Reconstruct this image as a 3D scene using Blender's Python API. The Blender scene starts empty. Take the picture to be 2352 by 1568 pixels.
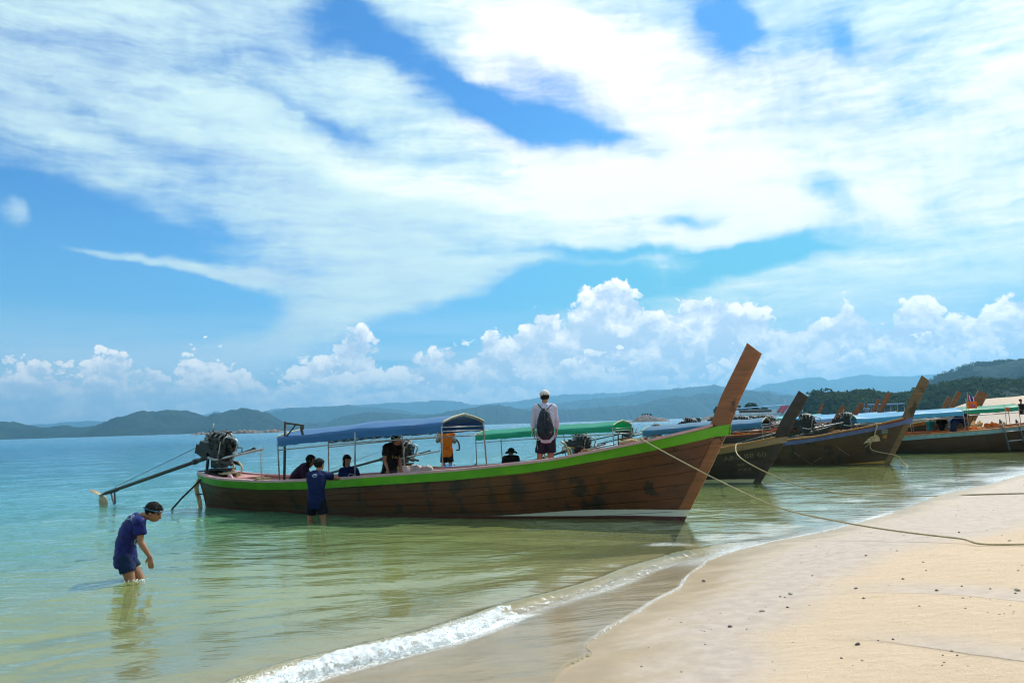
import bpy, bmesh, math, random
import numpy as np
from mathutils import Vector, Matrix, Euler
from math import radians as RD, sin, cos, pi
random.seed(7); rng = np.random.default_rng(7)
S = bpy.context.scene
COL = S.collection
# ------------------------------------------------------------------ camera
HC = 1.8
cd = bpy.data.cameras.new('camera'); cam = bpy.data.objects.new('camera', cd); COL.objects.link(cam)
cd.lens = 28; cd.sensor_width = 36; cd.clip_start = .05; cd.clip_end = 60000
CM = Matrix.Rotation(pi/2+RD(5.88), 3, 'X') @ Matrix.Rotation(RD(-1.76), 3, 'Z')
cam.matrix_world = Matrix.Translation((0, 0, HC)) @ CM.to_4x4()
S.camera = cam
FPX = 28/36*1024
def ray(vx, vy):            # direction of a point measured on the photograph (2352 x 1568 units)
    return (CM @ Vector(((vx*1024/2352-512)/FPX, (341-vy*682/1568)/FPX, -1))).normalized()
def G(vx, vy, z=0.0):       # where that direction meets height z
    d = ray(vx, vy); return Vector((0, 0, HC)) + d*((z-HC)/d.z)
def AY(vx, vy, Y):          # ... or distance Y
    d = ray(vx, vy); return Vector((0, 0, HC)) + d*(Y/d.y)
# ------------------------------------------------------------------ render settings
S.render.engine = 'CYCLES'
S.cycles.use_denoising = True; S.cycles.filter_width = 1.15; S.cycles.use_adaptive_sampling = True; S.cycles.adaptive_threshold = .03; S.cycles.adaptive_min_samples = 8
S.cycles.max_bounces = 7; S.cycles.diffuse_bounces = 3; S.cycles.glossy_bounces = 3
S.cycles.transparent_max_bounces = 16; S.cycles.volume_bounces = 0
S.cycles.caustics_reflective = False; S.cycles.caustics_refractive = False
S.cycles.sample_clamp_indirect = 4
S.view_settings.view_transform = 'Standard'; S.view_settings.look = 'None'
S.view_settings.exposure = 0.22; S.view_settings.gamma = 1
S.view_settings.use_curve_mapping = False
# ------------------------------------------------------------------ node helper
class NT:
    def __init__(s, tree): s.t = tree; tree.nodes.clear()
    def n(s, typ, ins=None, **pr):
        nd = s.t.nodes.new(typ)
        for k, v in pr.items(): setattr(nd, k, v)
        for k, v in (ins or {}).items(): s.put(nd.inputs[k], v)
        return nd
    def put(s, sock, v):
        if isinstance(v, bpy.types.Node): v = v.outputs[0]
        if isinstance(v, bpy.types.NodeSocket): s.t.links.new(v, sock)
        else:
            if sock.type == 'RGBA' and len(v) == 3: v = (*v, 1)
            sock.default_value = v
    def m(s, op, a, b=None, c=None, clamp=False):
        nd = s.t.nodes.new('ShaderNodeMath'); nd.operation = op; nd.use_clamp = clamp
        for i, v in enumerate((a, b, c)):
            if v is not None: s.put(nd.inputs[i], v)
        return nd.outputs[0]
    def vm(s, op, a, b=None, sc=None):
        nd = s.t.nodes.new('ShaderNodeVectorMath'); nd.operation = op
        s.put(nd.inputs[0], a)
        if b is not None: s.put(nd.inputs[1], b)
        if sc is not None: s.put(nd.inputs['Scale'], sc)
        return nd.outputs['Value'] if op in ('DOT_PRODUCT', 'LENGTH', 'DISTANCE') else nd.outputs['Vector']
    def mix(s, f, a, b, blend='MIX'):
        nd = s.t.nodes.new('ShaderNodeMix'); nd.data_type = 'RGBA'; nd.blend_type = blend
        s.put(nd.inputs['Factor'], f); s.put(nd.inputs['A'], a); s.put(nd.inputs['B'], b)
        return nd.outputs['Result']
    def noise(s, vec, scale, detail=4, rough=.5, dist=0, color=False):
        nd = s.n('ShaderNodeTexNoise', {'Vector': vec, 'Scale': scale, 'Detail': detail, 'Roughness': rough, 'Distortion': dist})
        return nd.outputs['Color'] if color else nd.outputs['Fac']
    def mr(s, v, a, b, c=0., d=1., smooth=True):
        nd = s.t.nodes.new('ShaderNodeMapRange'); nd.interpolation_type = 'SMOOTHSTEP' if smooth else 'LINEAR'
        s.put(nd.inputs['Value'], v)
        for k, x in zip(('From Min', 'From Max', 'To Min', 'To Max'), (a, b, c, d)): s.put(nd.inputs[k], x)
        return nd.outputs[0]
    def mapping(s, vec, loc=(0, 0, 0), rot=(0, 0, 0), sc=(1, 1, 1), typ='POINT'):
        return s.n('ShaderNodeMapping', {'Vector': vec, 'Location': loc, 'Rotation': rot, 'Scale': sc}, vector_type=typ).outputs[0]
    def ramp(s, f, stops):
        nd = s.t.nodes.new('ShaderNodeValToRGB'); s.put(nd.inputs[0], f); e = nd.color_ramp.elements
        while len(e) < len(stops): e.new(.5)
        for el, (p, c) in zip(e, stops): el.position = p; el.color = (*c, 1)
        return nd.outputs[0]
# ------------------------------------------------------------------ sun and sky
SUN_AZ, SUN_EL = 42.0, 49.0      # clockwise from +Y
sd = bpy.data.lights.new('sun', 'SUN'); so = bpy.data.objects.new('sun', sd); COL.objects.link(so)
sd.energy = 4.2; sd.angle = RD(.5); sd.color = (1, .95, .87)
tosun = Vector((sin(RD(SUN_AZ))*cos(RD(SUN_EL)), cos(RD(SUN_AZ))*cos(RD(SUN_EL)), sin(RD(SUN_EL))))
so.rotation_euler = tosun.to_track_quat('Z', 'Y').to_euler(); so.location = (20, 20, 60)
W = bpy.data.worlds.new('World'); S.world = W; W.use_nodes = True
def build_sky():
    t = NT(W.node_tree)
    sky = t.n('ShaderNodeTexSky', sky_type='NISHITA', sun_disc=False, sun_elevation=RD(SUN_EL), sun_rotation=RD(SUN_AZ), air_density=1.0, dust_density=.6, ozone_density=2.0)
    d = t.n('ShaderNodeTexCoord').outputs['Generated']
    sp = t.n('ShaderNodeSeparateXYZ', {0: d})
    X, Y, Z = sp.outputs
    az = t.m('MULTIPLY', t.m('ARCTAN2', X, Y), 57.29578)
    el = t.m('MULTIPLY', t.m('ARCSINE', Z), 57.29578)
    P = t.n('ShaderNodeCombineXYZ', {0: az, 1: el, 2: 0.}).outputs[0]
    DPX = math.degrees(.4354/FPX)
    def ae(vx, vy):
        r = ray(vx, vy); return (math.degrees(math.atan2(r.x, r.y)), math.degrees(math.asin(r.z)), 0)
    def warp(P, sc, amp, det=3, seed=0.):
        c = t.noise(t.mapping(P, (seed, seed*.7, 0)), sc, det, .55, color=True)
        return t.vm('ADD', P, t.vm('MULTIPLY', t.vm('SUBTRACT', c, (.5, .5, .5)), amp))
    def blobs(P, base, lst):
        acc = base
        for (cx, cy, rx, ry, rot, amp) in lst:
            q = t.mapping(P, ae(cx, cy), (0, 0, -RD(rot+1.8)), (rx*DPX, ry*DPX, 1), 'TEXTURE')
            acc = t.m('MULTIPLY_ADD', t.m('EXPONENT', t.m('MULTIPLY', t.vm('DOT_PRODUCT', q, q), -1.)), float(amp), acc)
        return acc
    # ---- high thin cloud
    Q = warp(warp(P, .07, (7, 4, 0), 3), .3, (2.2, 1.3, 0), 5, 13.)
    hi = blobs(Q, .76, [
        (130, 540, 330, 105, 8, -1.75), (360, 680, 260, 80, 3, -1.75), (60, 690, 330, 75, 0, -1.5), (20, 800, 300, 40, 0, -.3),
        (215, 582, 120, 17, 6, 1.7), (400, 604, 170, 15, 7, 1.5), (560, 622, 130, 14, 5, .7), (15, 497, 48, 30, 0, 1.7),
        (1030, 738, 300, 62, -16, -1.6), (1330, 655, 220, 46, -4, -1.4), (830, 800, 130, 24, -15, -.6), (1720, 606, 170, 30, -10, -1.25), (1450, 585, 300, 13, 2, -.85),
        (1100, 575, 120, 22, -5, -.35),
        (770, 40, 80, 70, 55, -.65), (890, 120, 120, 42, 38, -.95), (1060, 190, 160, 36, 26, -1.1), (1270, 288, 180, 44, 14, -1.25), (1400, 315, 60, 22, 0, -.4), (1290, 200, 120, 26, 20, -.35), (330, 330, 200, 22, 20, -.3), (650, 250, 160, 20, 18, -.25),
        (760, 325, 100, 34, 12, -.75), (530, 180, 170, 60, 15, -.28), (500, 520, 90, 25, 30, -.4),
        (1650, 55, 62, 66, 20, -1.45), (1830, 40, 200, 45, 20, -.3), (1950, 60, 60, 50, 50, -.5),
        (1830, 225, 140, 90, 0, -.38), (1950, 260, 170, 40, -5, -.3), (2100, 210, 50, 40, 0, -.3), (1890, 450, 70, 45, 40, -.75), (2150, 460, 60, 50, 50, -.4),
        (1580, 515, 60, 12, 0, -.7), (1780, 560, 170, 14, -8, -.45), (2330, 690, 80, 26, -15, -1.0), (2300, 420, 120, 120, 0, -.25),
        (1500, 420, 600, 120, 0, .35), (800, 480, 420, 110, 25, .3), (820, 715, 330, 52, -17, 1.0), (620, 640, 120, 60, 0, .5), (1850, 760, 120, 40, 0, -.4), (1250, 60, 260, 60, 25, .5)])
    n1 = t.noise(t.mapping(Q, (3, 1, 0), (0, 0, RD(14)), (.10, .30, 1)), 1., 7, .56)
    n2 = t.noise(t.mapping(Q, (9, 4, 2), (0, 0, RD(-14)), (.9, .28, 1)), 1.0, 6, .55)
    n3 = t.noise(t.mapping(P, (19, 4, 2), (0, 0, RD(10)), (.55, 1.7, 1)), 1.3, 6, .6)
    n4 = t.noise(t.mapping(warp(P, .5, (2.6, 1.1, 0), 3, 31.), (5, 2, 7), (0, 0, RD(24)), (.16, 1.5, 1)), 1.0, 8, .66)
    n5 = t.noise(t.mapping(warp(P, .35, (2.0, 1.4, 0), 3, 57.), (15, 2, 7), (0, 0, RD(-8)), (.12, .9, 1)), 1.0, 8, .64)
    D = t.m('ADD', t.m('MULTIPLY_ADD', n1, 1.5, -.75), hi)
    D = t.m('MULTIPLY_ADD', t.m('SUBTRACT', n4, .5), .62, D)
    D = t.m('MULTIPLY_ADD', t.m('SUBTRACT', n5, .5), .5, D)
    D = t.m('MULTIPLY_ADD', t.m('SUBTRACT', n2, .5), .38, D)
    D = t.m('MULTIPLY_ADD', t.m('SUBTRACT', n3, .5), .22, D)
    a_hi = t.mr(D, -.2, 1.1)
    # brightness of the sheet: strongest towards the sun
    gl = blobs(Q, 0., [(1500, 360, 480, 190, 8, 1.0), (1250, 100, 300, 120, 25, .75), (2150, 370, 330, 90, -12, .65), (1450, 200, 200, 200, 0, .3),
                       (1900, 130, 300, 40, 0, .4), (900, 420, 330, 40, 8, .42), (2500, 100, 700, 400, 0, .45), (1900, 420, 500, 90, 0, .3), (1850, 640, 500, 70, -5, .15)])
    gl = t.m('MULTIPLY_ADD', t.m('SUBTRACT', n1, .5), .9, gl)
    gl = t.m('MULTIPLY_ADD', t.m('SUBTRACT', t.m('ADD', n4, n5), 1.), .6, gl)
    c_hi = t.ramp(t.m('MULTIPLY_ADD', gl, .85, .2), [(0, (.48, .64, .80)), (.28, (.62, .82, .84)), (.55, (.80, .94, .87)), (.78, (1.04, 1.04, .99))])
    # ---- cumulus bank above the hills
    def cumulus(prev, toplist, base_top, seed, vs, light, shade, soft, hmix):
        Pc = warp(t.mapping(P, (seed, 0, 0)), .8/(vs*2), (.5/vs, .32/vs, 0), 4, seed)
        def field(V):
            v = t.n('ShaderNodeTexVoronoi', {'Vector': t.mapping(V, sc=(1, 1.25, 1)), 'Scale': vs, 'Detail': 3., 'Roughness': .55, 'Lacunarity': 2.4}, feature='F1', voronoi_dimensions='2D', normalize=True).outputs['Distance']
            return t.m('MULTIPLY', v, -1.25)
        f0 = field(Pc)
        f1 = field(t.vm('ADD', Pc, (.10/vs, .20/vs, 0)))
        env = blobs(warp(P, .25, (3., .8, 0), 2, seed+5), base_top, toplist)          # top of the bank in degrees
        e = t.m('SUBTRACT', env, el)
        dd = t.m('MULTIPLY_ADD', f0, 2.6, t.m('MULTIPLY_ADD', e, .45, 1.0))
        a = t.mr(dd, 0., soft)
        big = t.noise(t.mapping(P, (seed, 0, 0)), .42, 3, .55)
        lit = t.m('MULTIPLY_ADD', t.m('SUBTRACT', f0, f1), 2.3, .36)
        lit = t.m('MULTIPLY_ADD', t.m('SUBTRACT', .7, t.m('MINIMUM', dd, 1.6)), .34, lit)
        lit = t.m('MULTIPLY_ADD', t.m('SUBTRACT', big, .5), 2.4, lit)
        c = t.mix(t.mr(lit, -.1, 1.05), shade, light)
        c = t.mix(t.mr(el, 0.5, 6., hmix, 0.), c, (.60, .75, .92))
        return t.mix(a, prev, c)
    col = t.mix(1., sky.outputs[0], (.029, .078, .124), 'MULTIPLY')
    # the clear sky pales towards the horizon
    col = t.mix(t.mr(el, 20., 0., 0., .55), col, (.24, .62, .78))
    col = t.mix(t.m('MULTIPLY', t.mr(az, -12., 14.), t.mr(el, 24., 8., 0., .85)), col, (.13, .54, .68))
    col = t.mix(a_hi, col, c_hi)
    veil = t.m('MULTIPLY', t.mr(el, 9.5, 3.5, 0., .85), t.mr(t.noise(t.mapping(P, sc=(.05, .5, 1)), 1., 4, .5), .3, .6))
    col = t.mix(veil, col, (.55, .74, .90))
    col = cumulus(col, [(800, 800, 50, 300, 0, 2.6), (1400, 700, 105, 300, 0, 5.0), (1240, 760, 130, 300, 0, 2.6), (1640, 740, 130, 300, 0, 4.0), (1950, 740, 55, 300, 0, 3.4), (2130, 740, 55, 300, 0, 2.8), (2330, 740, 90, 300, 0, 2.6), (1850, 800, 200, 300, 0, 1.0), (980, 800, 180, 300, 0, .7),
        (500, 900, 40, 300, 0, .8), (0, 900, 330, 300, 0, -.6)], 4.2, 3.3, .30, (1.32, 1.24, 1.12), (.58, .70, .84), .22, .25)
    col = cumulus(col, [(480, 880, 60, 300, 0, 2.4), (770, 870, 100, 300, 0, 1.4), (1370, 850, 130, 300, 0, 2.2), (1700, 850, 60, 300, 0, 1.4), (2080, 840, 130, 300, 0, 2.0), (250, 880, 45, 300, 0, 2.4), (60, 900, 60, 300, 0, 1.6), (200, 900, 330, 300, 0, .8)], 2.7, 41.7, .62, (1.32, 1.24, 1.12), (.66, .76, .88), .2, .35)
    bg = t.n('ShaderNodeBackground', {'Color': col, 'Strength': 1.0})
    t.n('ShaderNodeOutputWorld', {'Surface': bg})
build_sky()
W.cycles.sampling_method = 'MANUAL'; W.cycles.sample_map_resolution = 512
# ------------------------------------------------------------------ numpy noise
_tab = np.random.default_rng(3).random((256, 256))
def vnoise(x, y, s=0):
    x = np.asarray(x, float)+s*17.31; y = np.asarray(y, float)+s*7.77
    xi = np.floor(x).astype(int); yi = np.floor(y).astype(int); fx = x-xi; fy = y-yi
    fx = fx*fx*fx*(fx*(fx*6-15)+10); fy = fy*fy*fy*(fy*(fy*6-15)+10)
    g = lambda i, j: _tab[i & 255, j & 255]
    return (g(xi, yi)*(1-fx)+g(xi+1, yi)*fx)*(1-fy)+(g(xi, yi+1)*(1-fx)+g(xi+1, yi+1)*fx)*fy
def fbm(x, y, o=4, s=0, lac=2.03, g=.5):
    a, t, n = 1., 0., 0.; r = 0
    for i in range(o):
        r = r+a*vnoise(x, y, s+i*3); t += a; a *= g
        x, y = (x*.8-y*.6)*lac, (x*.6+y*.8)*lac
    return r/t
def sstep(x, a, b):
    t = np.clip((x-a)/(b-a), 0, 1); return t*t*(3-2*t)
# ------------------------------------------------------------------ mesh helpers
def mesh_np(name, v, f, mats=(), smooth=True, attrs=None, parent=None, kind=None):
    me = bpy.data.meshes.new(name); v = np.asarray(v, np.float32); f = np.asarray(f, np.int32)
    k = f.shape[1]; me.vertices.add(len(v)); me.vertices.foreach_set('co', v.ravel())
    me.loops.add(f.size); me.loops.foreach_set('vertex_index', f.ravel())
    me.polygons.add(len(f)); me.polygons.foreach_set('loop_start', np.arange(len(f), dtype=np.int32)*k)
    me.polygons.foreach_set('use_smooth', np.full(len(f), smooth))
    me.update(calc_edges=True)
    for nm, a in (attrs or {}).items():
        at = me.attributes.new(nm, 'FLOAT', 'POINT'); at.data.foreach_set('value', np.asarray(a, np.float32).ravel())
    for m in mats: me.materials.append(m)
    return link(name, me, parent, kind)
def link(name, me, parent=None, kind=None):
    o = bpy.data.objects.new(name, me); COL.objects.link(o)
    if parent is not None: o.parent = parent
    if kind: o['kind'] = kind
    return o
def gridf(nr, nc, wrap=False):
    i = np.arange(nr-1)[:, None]; j = np.arange(nc if wrap else nc-1)[None, :]
    a = i*nc+j; b = i*nc+(j+1) % nc
    return np.stack([a, b, b+nc, a+nc], -1).reshape(-1, 4)
# ------------------------------------------------------------------ material helpers
def new_mat(name):
    m = bpy.data.materials.new(name); m.use_nodes = True; return m, NT(m.node_tree)
def mat(name, c1, c2=None, scale=3., rough=.6, bump=.2, bscale=None, stretch=(1, 1, 1), metal=0., detail=5, spots=None, coords='Object', lo=.35, hi=.65, spec=.5, bdist=.02, trans=0.):
    m, t = new_mat(name)
    v = t.n('ShaderNodeTexCoord').outputs[coords]
    v = t.mapping(v, sc=stretch)
    c2 = c2 or tuple(x*.75 for x in c1)
    col = t.mix(t.mr(t.noise(v, scale, detail, .6), lo, hi), (*c1, 1), (*c2, 1))
    if spots:      # (colour, scale, threshold)
        col = t.mix(t.mr(t.noise(v, spots[1], 4, .6), spots[2], spots[2]+.08), col, (*spots[0], 1))
    b = t.n('ShaderNodeBsdfPrincipled', {'Base Color': col, 'Roughness': rough, 'Metallic': metal, 'Specular IOR Level': spec})
    if bump:
        b2 = t.n('ShaderNodeBump', {'Height': t.noise(v, bscale or scale*5, 5, .6), 'Strength': bump, 'Distance': bdist}); t.put(b.inputs['Normal'], b2)
    out = b.outputs[0]
    if trans:
        tl = t.n('ShaderNodeBsdfTranslucent', {'Color': col})
        out = t.n('ShaderNodeMixShader', {0: trans, 1: b, 2: tl}).outputs[0]
    t.n('ShaderNodeOutputMaterial', {0: out})
    return m
# ------------------------------------------------------------------ the shore
EDGE = np.array([(-14, -30), (-6, -14), (-3.2, -5), (-1.2, 1), (-.3, 3.9), (.1, 5.1), (.3, 5.78), (.55, 6.12), (.52, 6.4), (.68, 6.77), (1.01, 7.28), (1.25, 7.74), (1.66, 8.38), (1.80, 8.8), (2.27, 9.79), (2.77, 10.5), (3.51, 11.22), (4.42, 11.9), (5.46, 12.91), (6.49, 14.0), (8.64, 16.58), (11.13, 18.9), (13.22, 21.03),
    (17, 24.5), (21.5, 28), (27, 32.5), (31.5, 39), (34, 47), (35.5, 57), (36.5, 70), (38.5, 82), (45, 95), (60, 112), (92, 145), (130, 200), (220, 330), (420, 520), (900, 800), (1500, 900), (3000, 1200), (16000, 3000)], float)
BREAK = np.array([(-9, -7), (-5, -1), (-3.2, 2.9), (-1.98, 5.55), (-1.63, 6.11), (-1.26, 6.45), (-0.71, 6.93), (-0.34, 7.41), (-0.14, 7.73), (0.47, 8.37), (1.04, 9.02), (1.5, 9.75), (2.2, 10.5), (3.1, 11.3), (4.2, 12.2), (5.4, 13.2)])
def sdist(x, y, C=EDGE):
    x = np.asarray(x, float); y = np.asarray(y, float); best = np.full(x.shape, 1e18); sg = np.ones(x.shape); al = np.zeros(x.shape)
    acc = 0.
    for a, b in zip(C[:-1], C[1:]):
        d = b-a; L2 = d@d; L = L2**.5
        t = np.clip(((x-a[0])*d[0]+(y-a[1])*d[1])/L2, 0, 1)
        dx = x-a[0]-t*d[0]; dy = y-a[1]-t*d[1]; q = dx*dx+dy*dy; u = q < best
        cr = -(d[0]*(y-a[1])-d[1]*(x-a[0]))           # >0 on the beach side
        best = np.where(u, q, best); sg = np.where(u, np.sign(cr), sg); al = np.where(u, acc+t*L, al); acc += L
    return np.sqrt(best)*np.where(sg == 0, 1, sg), al
def zone(x, y):
    "s: metres inland of the wet edge; b: metres seaward of the breaker"
    s, al = sdist(x, y); b, _ = sdist(x, y, BREAK)
    d2 = np.hypot(x-2, y-9); wgt = sstep(d2, 9, 16)
    b = -b*(1-wgt)+(-s-.9)*wgt
    b = np.minimum(b, -s)
    return s, b, al
def polyband(x, y, pts, w):
    "1 just below the line, fading away from it on the near side only"
    P = np.array(pts); d, al = sdist(x, y, P)
    L = np.hypot(*np.diff(P, axis=0).T).sum()
    e = sstep(al, .0, L*.35)
    return d, e
LINES = [[(2.2, 7.55), (3.02, 7.42), (3.47, 7.18), (3.75, 6.93), (4.1, 6.4), (4.7, 5.6), (5.6, 4.4)], [(2.15, 6.02), (2.48, 5.84), (2.67, 5.59), (2.89, 5.3), (3.2, 4.95), (3.9, 4.1)],
         [(1.4, 9.0), (2.4, 9.1), (3.3, 9.25), (4.3, 10.0), (5.6, 10.6), (7.5, 11.2)]]
def ground_z(x, y, s=None, b=None):
    if s is None: s, b, _ = zone(x, y)
    w = np.maximum(-s-b, .05)                         # width of the swash between edge and breaker
    inland = .075+.062*np.maximum(s, 0)-.0011*np.minimum(np.maximum(s, 0), 22)**2+.035*(fbm(x*.35, y*.35, 3, 5)-.5)*sstep(s, 0, 1.5)
    far = sstep(y, 50, 74)*sstep(x, 25, 40); inland = inland+far*2.1*sstep(s, .5, 9)+far*.9*(fbm(x*.12, y*.12, 4, 9)-.5)*sstep(s, 2, 8)
    sw = .075-.085*np.clip(-s/np.maximum(w, .3), 0, 1)
    q = np.maximum(b, 0); deep = -.01-.52*(1-np.exp(-q/2.6))-.013*np.minimum(q, 250)-.08*(fbm(x*.5, y*.5, 3, 2)-.5)*sstep(q, .5, 3)
    z = np.where(s >= 0, inland, np.where(b <= 0, sw, deep))
    for k, ln in enumerate(LINES):
        d, e = polyband(x, y, ln, 1); z = z+np.where(s > .2, e*(.012 if k < 2 else .004)*sstep(d, -.03, .0)*(1-sstep(np.abs(d), .3, .9)), 0)
    return z
def gz(x, y): return float(ground_z(np.array([x]), np.array([y]))[0])
def polar(r0, r1, nr, a0, a1, na, power=1.):
    r = r0*(r1/r0)**(np.linspace(0, 1, nr)**power); a = np.radians(np.linspace(a0, a1, na))
    R, A = np.meshgrid(r, a, indexing='ij'); return (R*np.sin(A)).ravel(), (R*np.cos(A)).ravel()
def build_ground():
    xa, ya = polar(3.3, 42, 760, -43, 43, 620); xb, yb = polar(1.0, 15500, 300, -180, 180, 1081); na = len(xa)
    x = np.concatenate([xa, xb]); y = np.concatenate([ya, yb]); s, b, al = zone(x, y)
    z = ground_z(x, y, s, b); r = np.hypot(x, y); ang = np.degrees(np.arctan2(x, y))
    cov = (np.arange(len(x)) >= na) & (r > 3.6) & (r < 39) & (np.abs(ang) < 42) & (s > -1.7); z = np.where(cov, z-.06, z)
    fa = gridf(760, 620); fa = fa[(s[:na][fa] > -2.2).all(1)]; F = np.concatenate([fa, gridf(300, 1081)+na])
    used = np.zeros(len(x), bool); used[F] = True; idx = np.cumsum(used)-1; F = idx[F]; x, y, z, s, b = x[used], y[used], z[used], s[used], b[used]
    z = z+(.004*(fbm(x*9, y*9, 3, 4)-.5)+.006*(fbm(x*2.3, y*2.3, 3, 6)-.5))*(s > 0)
    # how damp the sand is
    n = fbm(x*.7, y*.7, 4, 8)
    ux, uy = .93*x+.36*y, -.36*x+.93*y
    st = fbm(ux*1.2, uy*9, 4, 21)
    wet = 1-sstep(s+(n-.5)*.5+(st-.5)*.7, .12, .85)
    damp = 1-sstep(s+(n-.5)*.8, 1.0+.25*np.clip(y-8, 0, 6), 1.7+.45*np.clip(y-8, 0, 30))
    for k, ln in enumerate(LINES[:2]):
        d, e = polyband(x, y, ln, 1)
        damp = np.maximum(damp, e*sstep(-d, -.03, .02)*(1-sstep(-d+(n-.5)*.4, .15, .75-.1*k))*.85)
    line = np.zeros_like(x)
    for k, ln in enumerate(LINES):
        d, e = polyband(x, y, ln, 1); line = np.maximum(line, e*np.exp(-(d/(.012+.02*n))**2)*(1 if k < 2 else .35))
    wet = np.where(s < 0, 1-.75*sstep(b, .3, 1.6), wet); damp = np.where(s < 0, 1, damp)
    m, t = new_mat('beach_sand')
    P = t.n('ShaderNodeTexCoord').outputs['Object']
    A = lambda n: t.n('ShaderNodeAttribute', attribute_name=n).outputs['Fac']
    g = t.noise(P, 260, 3, .7); g2 = t.noise(P, 2.2, 4, .6); g3 = t.noise(P, 35, 4, .6)
    dry = t.mix(t.mr(g, .3, .72), (.48, .34, .23, 1), (.72, .55, .395, 1))
    dry = t.mix(t.mr(g2, .3, .7, 0, .35), dry, (.50, .375, .25, 1))
    dry = t.mix(t.mr(g3, .56, .72, 0, .32), dry, (.30, .22, .15, 1))
    dmp = t.mix(t.mr(t.noise(P, 7, 5, .6), .3, .7), (.33, .26, .215, 1), (.42, .34, .285, 1))
    c = t.mix(t.m('MULTIPLY', A('damp'), .85), dry, dmp)
    c = t.mix(A('wet'), c, t.mix(t.mr(g2, .35, .65), (.335, .235, .13, 1), (.41, .29, .17, 1)))
    c = t.mix(t.m('MULTIPLY', A('line'), .8), c, (.11, .08, .06, 1))
    bum = t.n('ShaderNodeBump', {'Height': t.m('ADD', t.m('MULTIPLY', t.noise(P, 70, 4, .75), .7), t.m('ADD', t.m('MULTIPLY', t.noise(P, 14, 4, .6), .8), t.m('MULTIPLY', t.noise(t.mapping(P, rot=(0, 0, RD(-20)), sc=(1, 3, 1)), 2.6, 4, .6), 2.2))), 'Strength': t.m('MULTIPLY_ADD', t.m('MAXIMUM', A('wet'), A('damp')), -.65, .95), 'Distance': .012})
    p = t.n('ShaderNodeBsdfPrincipled', {'Base Color': c, 'Roughness': t.m('MULTIPLY_ADD', t.m('MULTIPLY_ADD', A('damp'), .4, A('wet')), -.42, .92), 'Specular IOR Level': t.m('MULTIPLY_ADD', A('damp'), .35, .15), 'Normal': bum})
    t.n('ShaderNodeOutputMaterial', {0: p})
    mesh_np('beach', np.stack([x, y, z], 1), F, [m], attrs={'wet': wet, 'damp': damp, 'line': line}, kind='structure')
build_ground()
def wave_h(x, y, s, b):
    r = np.hypot(x, y)
    fade = 1/(1+(r/22)**2)
    q = np.maximum(b, 0)
    wx = x+1.6*(fbm(x*.18, y*.18, 3, 11)-.5)*2; wy = y+1.6*(fbm(x*.18+50, y*.18, 3, 12)-.5)*2
    u = -.62*wx+.78*wy; v = .78*wx+.62*wy                       # u: out to sea
    sw = (1-np.abs(2*fbm(u*.36, v*.07, 2, 14)-1))**2*.085*sstep(q, 1.0, 5)*(.35+.65/(1+(r/30)**2))
    u2, v2 = -.25*wx+.97*wy, .97*wx+.25*wy
    h = .040*(fbm(u2*1.5, v2*.55, 3, 31)-.5)+.026*(fbm(u2*4.2, v2*1.5, 2, 37)-.5)
    h = h*sstep(q, .0, 2.2)*fade+sw*.6
    # the small breaking wave
    d = b; on = sstep(np.hypot(x-.2, y-8.2), 5.2, 3.6)
    h = h+on*.085*np.exp(-((d-.10)/.13)**2)*np.where(d > .1, 1, 1)*(.75+.5*fbm(v*1.3, u*.3, 2, 41))+on*.03*np.exp(-((d-.75)/.5)**2)
    return h
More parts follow.
